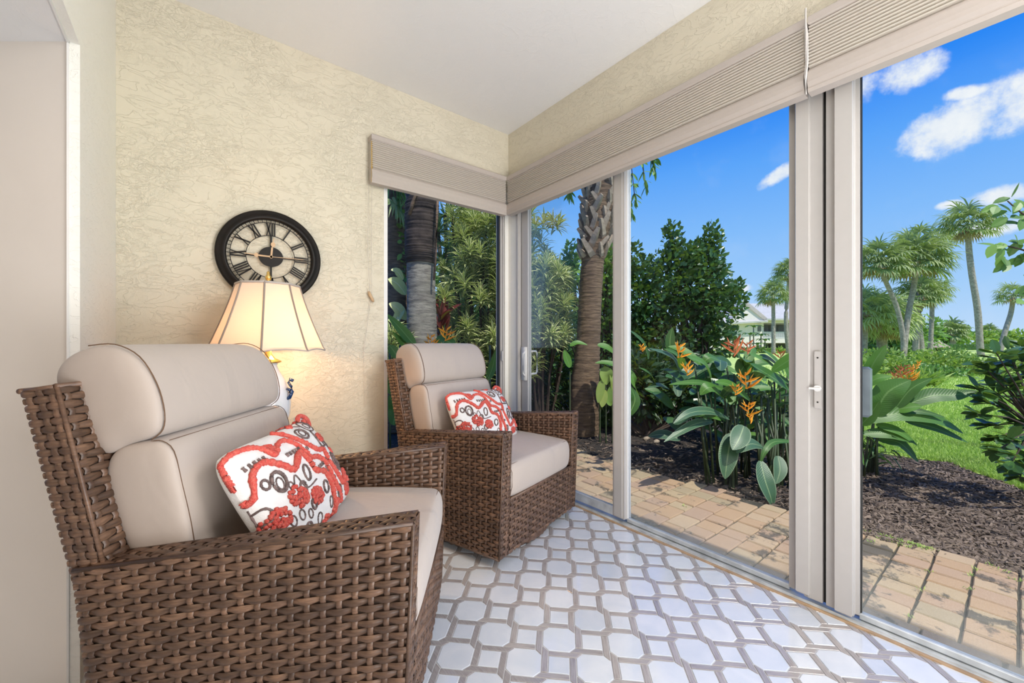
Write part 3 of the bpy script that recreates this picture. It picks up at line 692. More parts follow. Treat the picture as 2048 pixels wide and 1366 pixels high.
# ================================================================== WICKER CHAIRS
CW = .69; OX, OY = CW / 2, .34
def LC(x, y, z): return Vector((x - OX, y - OY, z))
def bil(a, b2, c, d): return lambda u, v: (a * (1 - u) + b2 * u) * (1 - v) + (d * (1 - u) + c * u) * v
def weave(P, nr, ns, parent, amp=.0034, sw=1.0, kw=.0062, sub=4, flip=1, edge=True):
    e = .01
    N = ((P(.5 + e, .5) - P(.5, .5)).cross(P(.5, .5 + e) - P(.5, .5))).normalized() * flip
    V = (P(.5, 1) - P(.5, 0)).normalized(); U = (P(1, .5) - P(0, .5)).normalized()
    for r in range(nr):
        m = MB(); rows = []; v = (r + .5) / nr
        hv = (P(.5, 1) - P(.5, 0)).length / nr * .5 * sw
        for i in range(ns * sub + 1):
            u = i / (ns * sub); c = math.cos(PI * (u * ns - .5 + r)); k = math.copysign(abs(c) ** .7, c)
            p = P(u, v) + N * (amp * k); h = hv * (.86 + .16 * k)
            rows.append([p - V * h - N * .0012, p - V * h * .55 + N * .0016, p + V * h * .55 + N * .0016, p + V * h - N * .0012])
        m.loft(rows, closed=False); m.build('weave_strand', M['wicker'], parent, True)
    for s in range(ns):
        m = MB(); rows = []; u = (s + .5) / ns
        for j in range(nr * 2 + 1):
            v = j / (nr * 2); c = math.cos(PI * (v * nr - .5 + s)); k = -math.copysign(abs(math.cos(PI * (v * nr - .5))) ** .8, math.cos(PI * (v * nr - .5)))
            # the stake is out where the strand of that row is in
            rr = min(nr - 1, int(v * nr)); k = -math.cos(PI * (s + rr)) * abs(math.cos(PI * (v * nr - .5) )) if j % 2 else 0
            p = P(u, v) + N * (amp * .9 * k)
            rows.append([p - U * kw - N * .0012, p - U * kw * .55 + N * .0014, p + U * kw * .55 + N * .0014, p + U * kw - N * .0012])
        m.loft(rows, closed=False); m.build('stake', M['wicker'], parent, True)
def cushion(name, prof, x0, x1, parent, bulge=.012, rr=.014, nb=6, seamstart=None, seamend=None):
    """prof: (y,z) outline, first point at the rear bottom, going up and round to the front"""
    # smooth the outline
    pts = [Vector((y, z)) for y, z in prof]
    cen = sum(pts, Vector((0, 0))) / len(pts)
    m = MB(); rows = []
    xs = [(0, .62), (.0, .90), (.004, .97), (rr, 1.0)] if False else [(-bulge * .9, .35), (-bulge * .75, .75), (-.002, .955), (.008, 1.0)]
    st = [(x0 + dx, k) for dx, k in xs] + [(x0 + (x1 - x0) * i / nb, 1.012 + .010 * math.sin(PI * i / nb)) for i in range(1, nb)] + [(x1 - dx, k) for dx, k in reversed(xs)]
    for x, k in st: rows.append([LC(x, *(cen + (p - cen) * k)) for p in pts])
    m.loft(rows); o = m.build(name, M['canvas'], parent, True); smoothmod(o, 2); return o, pts, cen
def catmull(pts, n=6, closed=False):
    out = []; P_ = [Vector(p) for p in pts]; N_ = len(P_)
    rng = range(N_ if closed else N_ - 1)
    for i in rng:
        p0, p1, p2, p3 = P_[(i - 1) % N_ if closed else max(i - 1, 0)], P_[i], P_[(i + 1) % N_], P_[(i + 2) % N_ if closed else min(i + 2, N_ - 1)]
        for j in range(n):
            t_ = j / n; out.append(.5 * ((2 * p1) + (p2 - p0) * t_ + (2 * p0 - 5 * p1 + 4 * p2 - p3) * t_ * t_ + (3 * p1 - p0 - 3 * p2 + p3) * t_ ** 3))
    if not closed: out.append(P_[-1])
    return out

def make_chair(name, label):
    r = thing(name, label, 'armchair')
    # side panels (outer face, inner face, top, front edge)
    for side in (0, 1):
        xo = 0 if side == 0 else CW; xi = .06 if side == 0 else CW - .06; sg = 1 if side == 0 else -1
        A = LC(xo, .02, .05); B_ = LC(xo, .62, .05); C_ = LC(xo, .675, .503); D = LC(xo, .0, .578)
        m = MB(); q = .004 * sg
        m.loft([[LC(x, y, z) for y, z in ((.024, .054), (.62, .054), (.672, .500), (.004, .574))] for x in (xo + q, xi - q)]); arm = m.build('arm', M['wickershell'], r)
        P = bil(A, B_, C_, D); weave(P, 33, 20, arm, flip=-1 if side == 0 else 1)
        # extra inner face above the seat
        P = bil(LC(xi, .006, .29), LC(xi, .62, .29), LC(xi, .64, .505), LC(xi, .0, .578)); weave(P, 18, 19, arm, flip=1 if side == 0 else -1)
        xa, xb2 = min(xo, xi), max(xo, xi)
        P = bil(LC(xa, .02, .05), LC(xb2, .02, .05), LC(xb2, -.001, .58), LC(xa, -.001, .58)); weave(P, 34, 2, arm, flip=1, kw=.007)
        # arm top: braided lengthwise strands with stakes wrapping over
        P = bil(LC(xa, .0, .580), LC(xa, .675, .505), LC(xb2, .675, .505), LC(xb2, .0, .580)); weave(P, 4, 20, arm, flip=-1, amp=.003, kw=.0075)
        m = MB()
        for xx in (xo, xi): m.tube([LC(xx, .0, .578), LC(xx, .3, .5445), LC(xx, .672, .503)], .0050, 8)
        m.tube([LC(xo, .021, .05), LC(xo, .0, .578)], .0045, 8); m.tube([LC(xi, .021, .05), LC(xi, .0, .578)], .0040, 8)
        m.tube([LC(xo, .02, .05), LC(xo, .62, .05)], .005, 8); m.build('edge_cane', M['wicker'], arm, True)
    # front apron
    fp = MB(); fp.box(LC(.062, .026, .054), LC(CW - .062, .05, .285)); fp = fp.build('front_apron', M['wickershell'], r)
    P = bil(LC(.062, .018, .05), LC(CW - .062, .018, .05), LC(CW - .062, .009, .288), LC(.062, .009, .288)); weave(P, 15, 18, fp, flip=1)
    m = MB(); m.tube([LC(.062, .012, .288), LC(CW - .062, .012, .288)], .006, 8); m.build('edge_cane', M['wicker'], fp, True)
    # back
    bp_ = MB(); bp_.loft([[LC(x, y, z) for y, z in ((.585, .06), (.625, .06), (.655, .27), (.682, .50), (.775, .858), (.715, .868), (.615, .46), (.59, .27))] for x in (.012, CW - .012)]); bp_ = bp_.build('backrest', M['wickershell'], r)
    for xs_, fl_ in ((.008, -1), (CW - .008, 1)):
        P = bil(LC(xs_, .617, .46), LC(xs_, .677, .46), LC(xs_, .779, .862), LC(xs_, .713, .872)); weave(P, 27, 3, bp_, flip=fl_, kw=.0065, amp=.0026)
    P = bil(LC(.008, .612, .46), LC(CW - .008, .612, .46), LC(CW - .008, .711, .872), LC(.008, .711, .872)); weave(P, 27, 20, bp_, flip=1, sub=3)
    P = bil(LC(.008, .713, .872), LC(CW - .008, .713, .872), LC(CW - .008, .779, .862), LC(.008, .779, .862)); weave(P, 4, 20, bp_, flip=1, sub=3)
    m = MB()
    for xs_ in (.008, CW - .008): m.tube([LC(xs_, .716, .871), LC(xs_, .770, .8633)], .0045, 8); m.tube([LC(xs_, .610, .46), LC(xs_, .711, .872)], .0042, 8)
    m.tube([LC(.006, .712, .872), LC(CW - .006, .712, .872)], .0055, 8); m.tube([LC(.006, .780, .862), LC(CW - .006, .780, .862)], .0055, 8); m.build('edge_cane', M['wicker'], bp_, True)
    m = MB(); m.box(LC(.05, .04, .20), LC(CW - .05, .6, .284)); m.build('seat_deck', M['wickershell'], r)
    # swivel base: wicker-wrapped floor ring, plate and post
    m = MB(); n = 96; rows = []
    for i in range(n):
        a = 2 * PI * i / n; rr = .022 + .0024 * math.cos(a * 48)
        rows.append([Vector(((.286 + rr * math.cos(b2)) * math.cos(a), (.286 + rr * math.cos(b2)) * math.sin(a), .024 + rr * .92 * math.sin(b2))) for b2 in [k * 2 * PI / 8 for k in range(8)]])
    rows.append(rows[0]); m.loft(rows, cap=False); ring_ = m.build('swivel_ring', M['wicker'], r, True)
    m = MB(); m.lathe([(.03, .02), (.03, .19), (.10, .19), (.10, .205)], 20)
    for a in (0, PI / 2): m.box((-.25 * math.cos(a) - .015 * math.sin(a), -.25 * math.sin(a) - .015 * math.cos(a), .012), (.25 * math.cos(a) + .015 * math.sin(a), .25 * math.sin(a) + .015 * math.cos(a), .03))
    m.build('swivel_post', M['dark'], r)
    # cushions
    pr = catmull([(.02, .292), (.006, .330), (.004, .395), (.018, .428), (.060, .438), (.30, .446), (.57, .440), (.61, .42), (.61, .30), (.57, .288), (.30, .286), (.06, .287)], 2, True)
    sc, pts, cen = cushion('seat_cushion', [(p.x, p.y) for p in pr], .066, CW - .076, r, .004, nb=8)
    m = MB(); m.tube([LC(x, .020, .4318) for x in (.08, .25, .45, CW - .09)], .0009, 6)
    for x in (.072, CW - .082): m.tube([LC(x, y, z) for y, z in ((.016, .30), (.005, .34), (.004, .40), (.020, .431), (.06, .4395), (.20, .444), (.4, .444))], .0009, 6)
    m.build('seam', M['seam'], sc)
    lo = catmull([(.600, .43), (.625, .50), (.668, .62), (.676, .69), (.650, .733), (.590, .744), (.560, .741), (.535, .715), (.520, .65), (.500, .56), (.490, .47), (.500, .435), (.55, .425)], 2, True)
    bl, pts, cen = cushion('back_cushion', [(p.x, p.y) for p in lo], .070, CW - .108, r, .012, nb=8)
    lf = [(.640, .724), (.590, .740), (.562, .742), (.537, .719), (.521, .65), (.501, .56), (.489, .48)]
    m = MB()
    for x in (.078, CW - .116): m.tube([LC(x, y, z) for y, z in catmull(lf, 3)], .0010, 6)
    m.tube([LC(x, .556, .7410) for x in (.09, .3, CW - .12)], .0008, 6); m.build('seam', M['seam'], bl)
    up = catmull([(.675, .712), (.715, .76), (.760, .83), (.778, .885), (.760, .925), (.715, .950), (.660, .952), (.610, .925), (.575, .87), (.560, .81), (.562, .768), (.585, .748), (.63, .735)], 2, True)
    hd, pts, cen = cushion('head_cushion', [(p.x, p.y) for p in up], .068, CW - .112, r, .016, nb=8)
    lf = [(.715, .953), (.660, .956), (.609, .929), (.573, .87), (.557, .81), (.560, .768), (.584, .745)]
    m = MB()
    for x in (.077, CW - .121): m.tube([LC(x, y, z) for y, z in catmull(lf, 4)], .0013, 6)
    m.tube([LC(x, .5655, .7665) for x in (.09, .3, CW - .13)], .0008, 6); m.build('seam', M['seam'], hd)
    return r
def place_chair(o, ax, ay, ang):
    a = math.radians(ang); c, s = math.cos(a), math.sin(a)
    o.location = (ax + OX * c - OY * s, ay + OX * s + OY * c, 0); o.rotation_euler = (0, 0, a)
    return o.location.copy(), a
near = make_chair('wicker_armchair', 'large brown wicker swivel armchair nearest the camera, with taupe cushions')
nl, na = place_chair(near, -1.399, -1.482, 55.3)
farc = copy_tree(near); farc['label'] = 'brown wicker swivel armchair in the window corner, facing the camera'
fl_, fa = place_chair(farc, -.758, -.945, 16.3)
for o in (near, farc): o['group'] = 'wicker swivel armchairs'

# ---- throw pillows
M['pillow'] = simple('white_pillow_cloth', (.84, .82, .80, 1), .85, .03, 40, .5, 300, .002)
M['redyarn'] = simple('coral_yarn', (.60, .055, .045, 1), .95, .25, 160, 1.0, 350, .005, col2=(.80, .20, .15, 1))
M['greyyarn'] = simple('grey_brown_yarn', (.20, .14, .13, 1), .9, .3, 80, .5, 400, .002)
def invbil(x, y):
    TL, TR, BR, BL = Vector((140, 690)), Vector((1360, 190)), Vector((1780, 1230)), Vector((140, 1420)); u = v = .5
    for _ in range(12):
        p = (TL * (1 - u) + TR * u) * v + (BL * (1 - u) + BR * u) * (1 - v)
        du = (TR - TL) * v + (BR - BL) * (1 - v); dv = TL * (1 - u) + TR * u - BL * (1 - u) - BR * u
        e = Vector((x, y)) - p; D = du.x * dv.y - du.y * dv.x
        u += (e.x * dv.y - e.y * dv.x) / D; v += (du.x * e.y - du.y * e.x) / D
    u, v = u * 2 - 1, v * 2 - 1
    return (u - .12) * 1.17 + .03, v
PWd, PHt, PT = .45, .30, .062
def PS(u, v, front=1, off=0):
    cu, cv = max(-1, min(1, u)), max(-1, min(1, v))
    t_ = PT * (max(0, 1 - cu * cu) ** .36) * (max(0, 1 - cv * cv) ** .36)
    x = cu * PWd / 2 * (1 - .03 * (1 - cv * cv) - .07 * cv ** 6); y = cv * PHt / 2 * (1 - .04 * (1 - cu * cu) - .09 * cu ** 6)
    return Vector((x, -(t_ + off) * front, y))
def make_pillow(label):
    r = thing('throw_pillow', label, 'cushion')
    m = MB(); n = 22
    for fr in (1, -1):
        o = len(m.v)
        for j in range(n + 1):
            for i in range(n + 1):
                u = math.sin(PI / 2 * (i / n * 2 - 1)); v = math.sin(PI / 2 * (j / n * 2 - 1)); m.vert(PS(u, v, fr))
        for j in range(n):
            for i in range(n):
                a = o + j * (n + 1) + i; q = [a, a + 1, a + n + 2, a + n + 1]; m.face(q if fr == 1 else q[::-1])
    m.build('cover', M['pillow'], r, True)
    def line(pts, rad, mb, conv=True, bump=True, closed=False):
        q = [Vector(invbil(*p)) if conv else Vector(p) for p in pts]
        q = catmull(q, 12 if rad > .005 else 6, closed);
        if closed: q.append(q[0])
        P3 = [PS(p.x, p.y, 1, rad * .4) for p in q]
        rr = [rad * (.8 + (.5 * R.random() if bump else 0)) for _ in P3]
        mb.tube(P3, rr, 7)
    def blob(x, y, rad, mb):
        for _ in range(int(20 + rad * .55)):
            a = R.uniform(0, 2 * PI); d = math.sqrt(R.random()) * rad * 1.15; u, v = invbil(x + d * math.cos(a), y + d * math.sin(a) * .8)
            p = PS(u, v, 1, 0); mb.lathe([(.001, -.004), (.007, 0), (.005, .0)], 6, (p.x, p.y, p.z)); mb.tube([p, p + Vector((0, -.006, 0))], [.0065, .004], 6)
    a = MB()
    line([(150, 870), (250, 780), (290, 660), (400, 615), (520, 610), (600, 690), (680, 600), (760, 555), (840, 590), (910, 700), (950, 760), (1060, 770), (1150, 860), (1170, 1000), (1240, 1130), (1300, 1250)], .0068, a)
    line([(190, 970), (310, 970), (370, 810), (480, 740), (600, 790), (690, 840), (830, 700), (900, 790), (930, 890), (1060, 930), (1110, 1060), (1110, 1180), (1180, 1300)], .0078, a)
    line([(770, 440), (880, 530), (1000, 620), (1110, 690), (1215, 690), (1230, 820), (1320, 1000), (1390, 1090), (1480, 1020), (1530, 960), (1620, 1100)], .0068, a)
    line([(1690, 880), (1720, 980), (1740, 1080)], .0065, a)
    line([(1180, 210), (1250, 170), (1340, 190), (1430, 270), (1430, 310)], .0068, a)
    for x, y, rd in ((620, 1050, 85), (400, 1140, 80), (840, 1100, 70), (1300, 520, 50), (1480, 680, 45), (200, 830, 60), (1580, 660, 25), (990, 340, 40), (600, 640, 45), (1180, 1260, 60), (1500, 1160, 55), (950, 1330, 60), (520, 1320, 60), (260, 1270, 60)): blob(x, y, rd, a)
    tag(a.build('red_tufting', M['redyarn'], r, True), 'coral red tufted yarn pattern', kind='stuff')
    # the pointed corner ear
    c = PS(.97, .97); e = MB()
    e.loft([[c + Vector((dx, dy, dz)) for dx, dy, dz in ((-.05 * k, -.012, -.02 * k), (.0 + .02 * (1 - k), -.014, -.045 * k), (.0, .012, -.045 * k), (-.05 * k, .012, -.02 * k))] for k in (1.0, .6, .15)]); 
    e2 = MB(); e2.tube([c + Vector((.030 * math.cos(t_) - .018, -.008, .024 * math.sin(t_) + .002)) for t_ in [i * 2 * PI / 14 for i in range(15)]], .0075, 7); e2.tube([c + Vector((-.018, -.016, .004)), c + Vector((-.018, -.004, .004))], .008, 7)
    e2.build('corner_tuft', M['redyarn'], r, True); e3 = MB(); e3.lathe([(.001, -.006), (.03, -.004), (.03, .004), (.001, .006)], 12); ee = e3.build('corner_patch', M['pillow'], r, True); ee.rotation_euler = (PI / 2, 0, 0); ee.location = c + Vector((-.018, 0, .002))
    g = MB()
    def loop(x, y, rx, ry, ang=0, rad=.0019):
        line([(x + rx * math.cos(t_) * math.cos(ang) - ry * math.sin(t_) * math.sin(ang), y + rx * math.cos(t_) * math.sin(ang) + ry * math.sin(t_) * math.cos(ang)) for t_ in [i * PI / 4 for i in range(8)]], rad, g, True, True, True)
    for q in ((510, 905, 55, 75, .2, .0042), (510, 920, 28, 45, .2), (810, 890, 35, 70, .2, .003), (1040, 480, 75, 60, .2, .0032), (1050, 470, 40, 35), (1210, 355, 95, 75, .2), (1215, 350, 45, 38), (1380, 840, 40, 110, 0, .003), (1385, 850, 20, 60), (1630, 930, 30, 110, -.3, .0025), (1010, 1060, 40, 55, .3, .003), (1380, 520, 60, 110, .5), (1385, 520, 30, 60, .5), (330, 1090, 45, 50, 0, .003), (490, 1190, 30, 35), (590, 1180, 30, 35), (690, 1200, 28, 32), (1500, 560, 30, 110, -.2), (700, 1000, 34, 50, .4, .003), (590, 960, 22, 30), (760, 1150, 30, 36, 0, .003), (1280, 1150, 45, 60, .3, .003), (1285, 1150, 22, 32), (1640, 1120, 40, 50, 0, .003), (640, 1290, 45, 40, 0, .003), (820, 1270, 40, 40), (1060, 1200, 30, 45), (1180, 800, 16, 16), (1240, 1000, 14, 14), (970, 660, 14, 14), (410, 900, 26, 34, .2, .003), (1460, 930, 18, 30)): loop(*q)
    for q in ([(1190, 440), (1220, 560), (1235, 640), (1300, 640), (1370, 610)], [(1400, 400), (1430, 600), (1480, 760), (1520, 900), (1555, 740), (1530, 600)], [(620, 960), (670, 890), (740, 1010), (900, 970)], [(290, 1010), (280, 1120), (300, 1240)], [(1010, 300), (1180, 240), (1330, 300), (1420, 370)], [(900, 380), (1000, 360), (1110, 370)], [(1580, 700), (1660, 820)], [(1120, 870), (1150, 1000)]): line(q, .0030 if len(q) > 4 else .0020, g)
    for i in range(5):
        for bx_, by_ in ((350, 740), (700, 690), (1010, 850)): line([(bx_ + i * 38, by_ - i * 12), (bx_ + i * 38 + 8, by_ + 34 - i * 12)], .0036, g)
    tag(g.build('grey_embroidery', M['greyyarn'], r, True), 'grey brown embroidered outlines', kind='stuff')
    return r
def pose_pillow(o, cl, ca, x, y, z, lean, roll=0, yaw=0):
    loc = Matrix.Rotation(ca, 4, 'Z') @ LC(x, y, z); o.location = Vector(cl) + loc
    o.rotation_mode = 'QUATERNION'
    o.rotation_quaternion = (Matrix.Rotation(ca + yaw, 4, 'Z') @ Matrix.Rotation(-lean, 4, 'X') @ Matrix.Rotation(roll, 4, 'Y')).to_quaternion()
pa = make_pillow('white throw pillow with coral tufting on the armchair nearest the camera')
pb_ = copy_tree(pa); pb_['label'] = 'white throw pillow with coral tufting on the armchair in the window corner'
for o in (pa, pb_): o['group'] = 'coral tufted throw pillows'
pose_pillow(pa, nl, na, .305, .385, .575, .55, 0, 0)
pose_pillow(pb_, fl_, fa, .335, .385, .565, .55, .05, 0)

# ================================================================== LAMP, TABLE, CLOCK
LX, LY = -1.513, -.275
tb = thing('side_table', 'small round dark wood table holding the lamp behind the armchair', 'table', (LX, LY, 0))
b = MB(); b.lathe([(.195, .478), (.20, .484), (.20, .496), (.195, .50)], 40); b.build('tabletop', M['wood'], tb)
for k in range(3):
    a = k * 2 * PI / 3 + .4; b = MB(); b.tube([(.15 * math.cos(a), .15 * math.sin(a), .0), (.12 * math.cos(a), .12 * math.sin(a), .25), (.14 * math.cos(a), .14 * math.sin(a), .48)], [.010, .012, .016], 8); b.build('leg', M['wood'], tb)
lp = thing('table_lamp', 'lit table lamp with pleated cream bell shade and white blue-handled body', 'lamp', (LX, LY, .50))
def lz(z): return z - .50
b = MB(); b.lathe([(.065, 0), (.068, .012), (.045, .02), (.042, .05), (.060, .09), (.082, .15), (.086, .20), (.080, .25), (.062, .30), (.042, .335), (.032, .36), (.036, .372)], 32); b.build('body', M['ceramic'], lp, True)
b = MB(); b.lathe([(.040, .372), (.050, .376), (.050, .380), (.026, .392), (.014, .41), (.010, .44), (.010, .47)], 24); b.build('collar', M['gold'], lp, True)
for s_ in (0, PI):
    dv = (RT * math.cos(s_)); b = MB()
    pts = [dv * .070 + UP * .215, dv * .092 + UP * .225, dv * .103 + UP * .250, dv * .098 + UP * .272, dv * .085 + UP * .290, dv * .094 + UP * .302, dv * .106 + UP * .296]
    b.tube(pts, [.008, .008, .007, .006, .006, .008, .007], 8); b.tube([dv * .08 + UP * .262, dv * .094 + UP * .256, dv * .09 + UP * .244], [.006, .008, .004], 8); b.build('handle', M['blue'], lp, True)
sp_ = [(.220, .925), (.211, .940), (.194, .982), (.175, 1.030), (.155, 1.085), (.135, 1.145), (.118, 1.205)]
th0 = TH + PI + math.radians(25)
def oct_(rad, z, sag=0, n=8, seg=4):
    out = []
    for k in range(n):
        a0, a1_ = th0 + k * 2 * PI / n, th0 + (k + 1) * 2 * PI / n
        for q in range(seg):
            f = q / seg; x = rad * (math.cos(a0) * (1 - f) + math.cos(a1_) * f); y = rad * (math.sin(a0) * (1 - f) + math.sin(a1_) * f)
            out.append((x, y, lz(z) + sag * (4 * f * (1 - f))))
    return out
b = MB(); b.loft([oct_(r_, z, .008 if i == 0 else 0) for i, (r_, z) in enumerate(sp_)], cap=False); shd = b.build('lamp_shade', M['lampshade'], lp)
b = MB()
for k in range(8):
    a = th0 + k * 2 * PI / 8; b.tube([((r_ + .001) * math.cos(a), (r_ + .001) * math.sin(a), lz(z)) for r_, z in sp_], .0036, 6)
    
b.build('rib', simple('shade_rib', (.30, .25, .21, 1), .7, .05), shd)
b = MB()
for (r_, z), s_, rd in ((sp_[0], .008, .0030), (sp_[-1], 0, .0055)):
    q = oct_(r_, z, s_); b.tube(q + [q[0]], rd, 6)
b.build('binding', M['blindrail'], shd, True)
b = MB(); b.tube([(0, 0, .47), (0, 0, lz(1.205))], .003, 6); b.lathe([(.009, lz(1.205)), (.011, lz(1.215)), (.006, lz(1.222)), (.011, lz(1.232)), (.013, lz(1.24)), (.007, lz(1.25)), (.006, lz(1.262)), (.001, lz(1.266))], 16)
for a in (0, PI / 2, PI, 3 * PI / 2): b.tube([(0, 0, lz(1.204)), (.116 * math.cos(a + th0), .116 * math.sin(a + th0), lz(1.2))], .0014, 5)
b.build('finial', M['gold'], lp, True)
b = MB(); b.lathe([(.002, lz(.985)), (.016, lz(.99)), (.028, lz(1.02)), (.028, lz(1.04)), (.016, lz(1.07)), (.002, lz(1.08))], 16); b.build('bulb', M['bulb'], lp, True)
pl = bpy.data.lights.new('lamp_light', 'POINT'); pl.energy = .8; pl.color = (1, .68, .40); pl.shadow_soft_size = .03
po = bpy.data.objects.new('lamp_light', pl); COL.objects.link(po); po.location = (LX, LY, 1.10)
pl = bpy.data.lights.new('lamp_light_low', 'POINT'); pl.energy = 5.6; pl.color = (1, .54, .24); pl.shadow_soft_size = .03
po = bpy.data.objects.new('lamp_light_low', pl); COL.objects.link(po); po.location = (LX + .03, LY, .955)

xl, xr = XY(429, -.025), XY(641, -.025); KX = (xl + xr) / 2; KR = (xr - xl) / 2; KZ = 1.375
ck = thing('wall_clock', 'large round open black metal clock with roman numerals on the cream wall', 'clock', (KX, 0, KZ))
def ringmb(r0, r1, y0, y1, n=72, bev=0):
    m = MB(); rows = []
    pr = [(r0, y0), (r0, y1), (r1, y1), (r1, y0)] if not bev else [(r0, y0), (r0, y1 + bev * .3), (r0 + bev, y1), (r0 + (r1 - r0) * .45, y1 + .002), (r0 + (r1 - r0) * .55, y1 + .006), (r1 - bev, y1 + .004), (r1, y1 + bev), (r1, y0)]
    for i in range(n + 1):
        a = 2 * PI * i / n; rows.append([(r * math.cos(a), y, r * math.sin(a)) for r, y in pr])
    m.loft(rows, cap=False); return m
k = KR / .222
ringmb(.180 * k, .222 * k, -.004, -.036, bev=.008).build('rim', M['black'], ck, True)
YF0, YF1 = -.016, -.020
def bar(m, x0, z0, x1, z1, wd, y0=YF0, y1=YF1):
    d = Vector((x1 - x0, 0, z1 - z0)).normalized(); s = Vector((-d.z, 0, d.x)) * wd / 2; a = Vector((x0, 0, z0)); c = Vector((x1, 0, z1))
    m.loft([[q + Vector((0, y, 0)) for q in (a - s, c - s, c + s, a + s)] for y in (y0, y1)])
m = ringmb(.1785 * k, .1805 * k, YF0, YF1); 
for i in range(60):
    a = 2 * PI * i / 60; bar(m, .166 * k * math.cos(a), .166 * k * math.sin(a), .180 * k * math.cos(a), .180 * k * math.sin(a), .0022)
mm = ringmb(.1635 * k, .1665 * k, YF0, YF1); o = len(m.v); m.v += mm.v; m.r += mm.r; m.uv += mm.uv; m.mi += mm.mi; m.f += [tuple(i + o for i in f) for f in mm.f]
m.build('minute_track', M['black'], ck)
m = ringmb(.1015 * k, .1045 * k, YF0, YF1); m.build('inner_ring', M['black'], ck)
m = MB(); m.loft([[(.052 * k * math.cos(a), y, .048 * k * math.sin(a)) for a in [i * 2 * PI / 32 for i in range(32)]] for y in (YF0, YF1 - .002)])
for a in (0, PI / 2, PI, 3 * PI / 2): bar(m, .04 * k * math.cos(a), .04 * k * math.sin(a), .103 * k * math.cos(a), .103 * k * math.sin(a), .008)
m.build('hub', M['black'], ck)
NUM = ['XII', 'I', 'II', 'III', 'IIII', 'V', 'VI', 'VII', 'VIII', 'IX', 'X', 'XI']
for h in range(12):
    s = NUM[h]; ang = PI / 2 - h * PI / 6; er = Vector((math.cos(ang), 0, math.sin(ang))); et = Vector((math.sin(ang), 0, -math.cos(ang)))
    wd = {'I': .0105, 'V': .020, 'X': .020}; tot = sum(wd[c] for c in s); x = -tot / 2; m = MB(); ra, rb = .1035 * k, .1645 * k
    def st(xa, ra_, xb3, rb_, w_): pa_ = er * ra_ + et * xa; pb3 = er * rb_ + et * xb3; bar(m, pa_.x, pa_.z, pb3.x, pb3.z, w_)
    for c in s:
        cx = x + wd[c] / 2
        if c == 'I': st(cx, ra, cx, rb, .0064)
        elif c == 'V': st(cx, ra, cx - .008, rb, .007); st(cx, ra, cx + .008, rb, .0045)
        else: st(cx + .008, ra, cx - .008, rb, .007); st(cx - .008, ra, cx + .008, rb, .0045)
        x += wd[c]
    m.build('numeral', M['black'], ck)
def hand(pts, circ, name):
    m = MB()
    for (x0, z0, x1, z1, w_) in pts: bar(m, x0 * k, z0 * k, x1 * k, z1 * k, w_, -.024, -.0255)
    for (x, z, r_) in circ: m.loft([[(x * k + r_ * math.cos(a), y, z * k + r_ * 1.2 * math.sin(a)) for a in [i * PI / 8 for i in range(16)]] for y in (-.024, -.0258)])
    m.build(name, M['tan'], ck)
hand([(0, 0, .004, .045, .008), (.004, .045, .012, .092, .004)], [(.008, .060, .010), (0, 0, .007)], 'hour_hand')
hand([(0, 0, -.06, .001, .007), (-.06, .001, -.107, .004, .004)], [(-.062, .001, .0085)], 'minute_hand')
hand([(0, 0, .142, .003, .0028)], [(0, 0, .005)], 'second_hand')
m = MB()
for a in (.8, 2.3, 3.9, 5.5): m.tube([(.2 * math.cos(a), -.006, .2 * math.sin(a)), (.2 * math.cos(a), .0, .2 * math.sin(a))], .006, 8)
m.build('wall_stud', M['black'], ck)
# ================================================================== PLANTING
def plant(name, label, cat, base, group=None):
    base = Vector(base); r = thing(name, label, cat, base, 0, group)
    def part(mb, nm, mat, smooth=False, stuff=False, parent=None):
        o = mb.build(nm, mat, parent or r, smooth, loc=None if parent else -base)
        if stuff: o['kind'] = 'stuff'
        return o
    return r, part
def rnddir(zmin=-1):
    while True:
        v = Vector((R.gauss(0, 1), R.gauss(0, 1), R.gauss(0, 1))).normalized()
        if v.z >= zmin: return v

# ---- trunks of the two near palms and the vine-covered one
def trunk(pts, rads, n=28, per=26, ringamp=.012, seed=0):
    q = catmull(pts, per); m = MB(); rows = []
    N_ = len(q) - 1
    for i, p in enumerate(q):
        t_ = i / N_ * (len(rads) - 1); a = int(min(t_, len(rads) - 2)); rr = rads[a] + (rads[a + 1] - rads[a]) * (t_ - a)
        rr *= 1 + ringamp * math.sin(i * 2.3) + ringamp * R.uniform(-1, 1)
        rows.append([p + Vector((math.cos(b2), math.sin(b2), 0)) * rr * (1 + .05 * mnoise.noise(Vector((math.cos(b2) * 2, math.sin(b2) * 2, p.z * 3 + seed)))) for b2 in [k * 2 * PI / n for k in range(n)]])
    m.loft(rows); return m, q
B2 = G(1166, 868)
r_, part = plant('palm_tree', 'near palm with ringed brown trunk and criss-cross leaf stubs, seen through the first door', 'palm tree', B2)
tp = [B2 + UP * -.1, at(1168, 800, 4.6), at(1176, 685, 4.6), at(1180, 600, 4.6), at(1186, 520, 4.6), at(1196, 430, 4.6), at(1208, 340, 4.6), at(1235, 60, 4.6), at(1250, -250, 4.6), at(1255, -480, 4.6)]
m, tq = trunk(tp, [.185, .165, .135, .128, .130, .165, .17, .15, .14, .14], ringamp=.022); part(m, 'trunk', M['bark'], True)
bm_ = MB()      # one leaf-base stub, split like a boot, shared by all copies
rows = [[(-.030, .0, 0), (.030, .0, 0), (.030, .03, 0), (-.030, .03, 0)], [(-.028, -.02, .04), (.028, -.02, .04), (.030, .02, .04), (-.030, .02, .04)], [(-.022, -.034, .12), (.024, -.034, .12), (.026, .006, .12), (-.024, .006, .12)], [(-.014, -.036, .19), (.016, -.036, .185), (.016, -.018, .19), (-.014, -.018, .195)]]
bm_.loft(rows); boot0 = None
